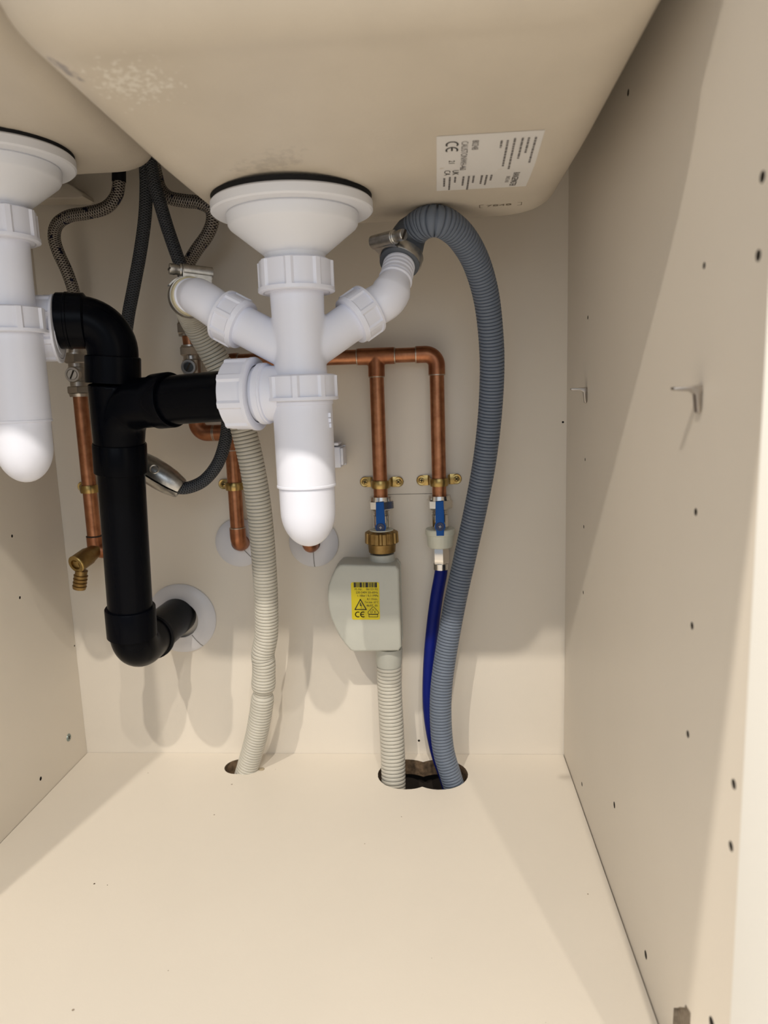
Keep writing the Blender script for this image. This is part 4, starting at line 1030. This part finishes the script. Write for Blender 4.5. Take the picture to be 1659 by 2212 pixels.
hp1 = [(0.1573, -0.0600, 0.6851), (0.1566, -0.0660, 0.6402), (0.1554, -0.0660, 0.6174), (0.1514, -0.0660, 0.5883), (0.1439, -0.0660, 0.5567), (0.1345, -0.0660, 0.5246), (0.1255, -0.0660, 0.4942), (0.1170, -0.0660, 0.4542), (0.1111, -0.0680, 0.4134), (0.1127, -0.0710, 0.3765), (0.1226, -0.0740, 0.3555)]
bm = new(); tube(bm, hp1 + [(0.1332, -0.0760, 0.3466)], 0.0062, 20, 0.003); obj('falling_run', bm, BRAIDK, po)
hp2 = [(0.1607, -0.0620, 0.6842), (0.1637, -0.0720, 0.6380), (0.1662, -0.0740, 0.6168), (0.1704, -0.0740, 0.5980), (0.1754, -0.0740, 0.5769), (0.1813, -0.0740, 0.5556), (0.1874, -0.0730, 0.5342), (0.1939, -0.0700, 0.5085), (0.2015, -0.0680, 0.4778), (0.2103, -0.0680, 0.4463), (0.2174, -0.0690, 0.4191), (0.2199, -0.0700, 0.3963), (0.2167, -0.0710, 0.3735), (0.2081, -0.0730, 0.3508), (0.1939, -0.0740, 0.3345), (0.1790, -0.0750, 0.3275), (0.1659, -0.0760, 0.3270), (0.1511, -0.0760, 0.3330)]
bm = new(); tube(bm, hp2, 0.0062, 20, 0.003); obj('rising_run', bm, BRAIDK, po)
hw0, hw1 = V((0.1692, -0.0760, 0.3260)), V((0.1298, -0.0800, 0.3536))
hwt = thing('hose_weight', hw0, 'two-part nickel hose weight beside the black waste pipe', 'hose weight')
dd = (hw1 - hw0).normalized(); L_ = (hw1 - hw0).length
hx, hy, _ = axes(dd, (0.2, -1, 0.3))
def half(bm, sgn):
    prof = [(0.0, 0.0068), (0.0, 0.0098), (0.0015, 0.0108), (0.012, 0.0132), (0.024, 0.0142), (0.036, 0.0140), (0.046, 0.0128), (L_, 0.0108), (L_, 0.0060)]
    rs = []
    for s, r in prof:
        ring = []
        for i in range(15):
            an = math.radians(4 + 172 * i / 14)
            ring.append(hw0 + dd * s + (hx * math.cos(an) + hy * sgn * math.sin(an)) * r)
        rs.append(ring)
    rings(bm, rs, close=True)
u_ = V((0.25, -0.3, 0.92)); hx = (V((0.1, -1, -0.35)) - dd * V((0.1, -1, -0.35)).dot(dd)).normalized(); hy = dd.cross(hx)
if hy.z < 0: hy = -hy
bm = new(); half(bm, 1); obj('upper_half', bm, STEEL, hwt)
bm = new(); half(bm, -1); obj('lower_half', bm, STEEL, hwt)
sp = hw0 + dd * 0.030 + (hx * 0.75 + hy * 0.66) * 0.0136
bm = new(); lathe(bm, [(-0.003, 0.0048), (0.0006, 0.0048), (0.0010, 0.0042), (0.0006, 0.0034), (-0.0006, 0.0032), (-0.0006, 0)], sp, hx * 0.75 + hy * 0.66, 20, 0); lathe(bm, [(-0.0005, 0.0022), (-0.0004, 0.0)], sp, hx * 0.75 + hy * 0.66, 6, 1); obj('screw', bm, [STEEL, DARK], hwt)

# ------------------------------------------------------------------ shelf supports, screw, cap
def support(y, z, k, label):
    t = thing('shelf_support', (W, y, z), label, 'shelf support', 'metal shelf supports')
    bm = new()
    ol = [(-0.0006, 0.0015), (-0.0006, -0.0120 * k), (-0.0014, -0.0130 * k), (-0.0024, -0.0124 * k), (-0.0036, -0.0030), (-0.0060, -0.0016), (-0.0140 * k, -0.0010), (-0.0150 * k, -0.0002), (-0.0146 * k, 0.0008), (-0.0060, 0.0012)]
    prism(bm, [(W + x, z + zz) for x, zz in ol], y - 0.0030, y + 0.0030, bevel=0.0006, both=True, seg=2)
    obj('bracket', bm, NICKEL, t)
    bm = new(); lathe(bm, [(0.0, 0.0), (0.0, 0.0024), (0.008, 0.0022), (0.008, 0)], (W - 0.0015, y, z - 0.001), (1, 0, 0), 16); obj('pin', bm, NICKEL, t)
support(-0.1014, 0.4119, 1.0, 'metal shelf support on the right panel, nearer the back wall')
support(-0.3879, 0.4117, 1.0, 'metal shelf support on the right panel, nearer the front')
ls = (0.0000, -0.0369, 0.0381)
bm = new(); lathe(bm, [(0, 0), (0, 0.0044), (0.0006, 0.0042), (0.0008, 0.003), (0.0008, 0)], V(ls) + V((0.0001, 0, 0)), (1, 0, 0), 24)
for a in (0.4, 1.97): box(bm, (0.0008, -0.0024, -0.0004), (0.0011, 0.0024, 0.0004), 1, Matrix.Translation(ls) @ Matrix.Rotation(a, 4, 'X'))
tag(obj('panel_screw', bm, [SCREWG, DARK]), 'countersunk screw head low on the left panel', 'screw')
bm = new(); lathe(bm, [(0, 0), (0, 0.0034), (0.0006, 0.0032), (0.0010, 0.002), (0.0010, 0)], V((0.2217, -0.0367, 0.0000)) + V((0, 0, 0.0001)), (0, 0, 1), 20)
tag(obj('screw_cap', bm, CAPM), 'small tan screw cap on the floor by the long pale hose', 'screw cap')
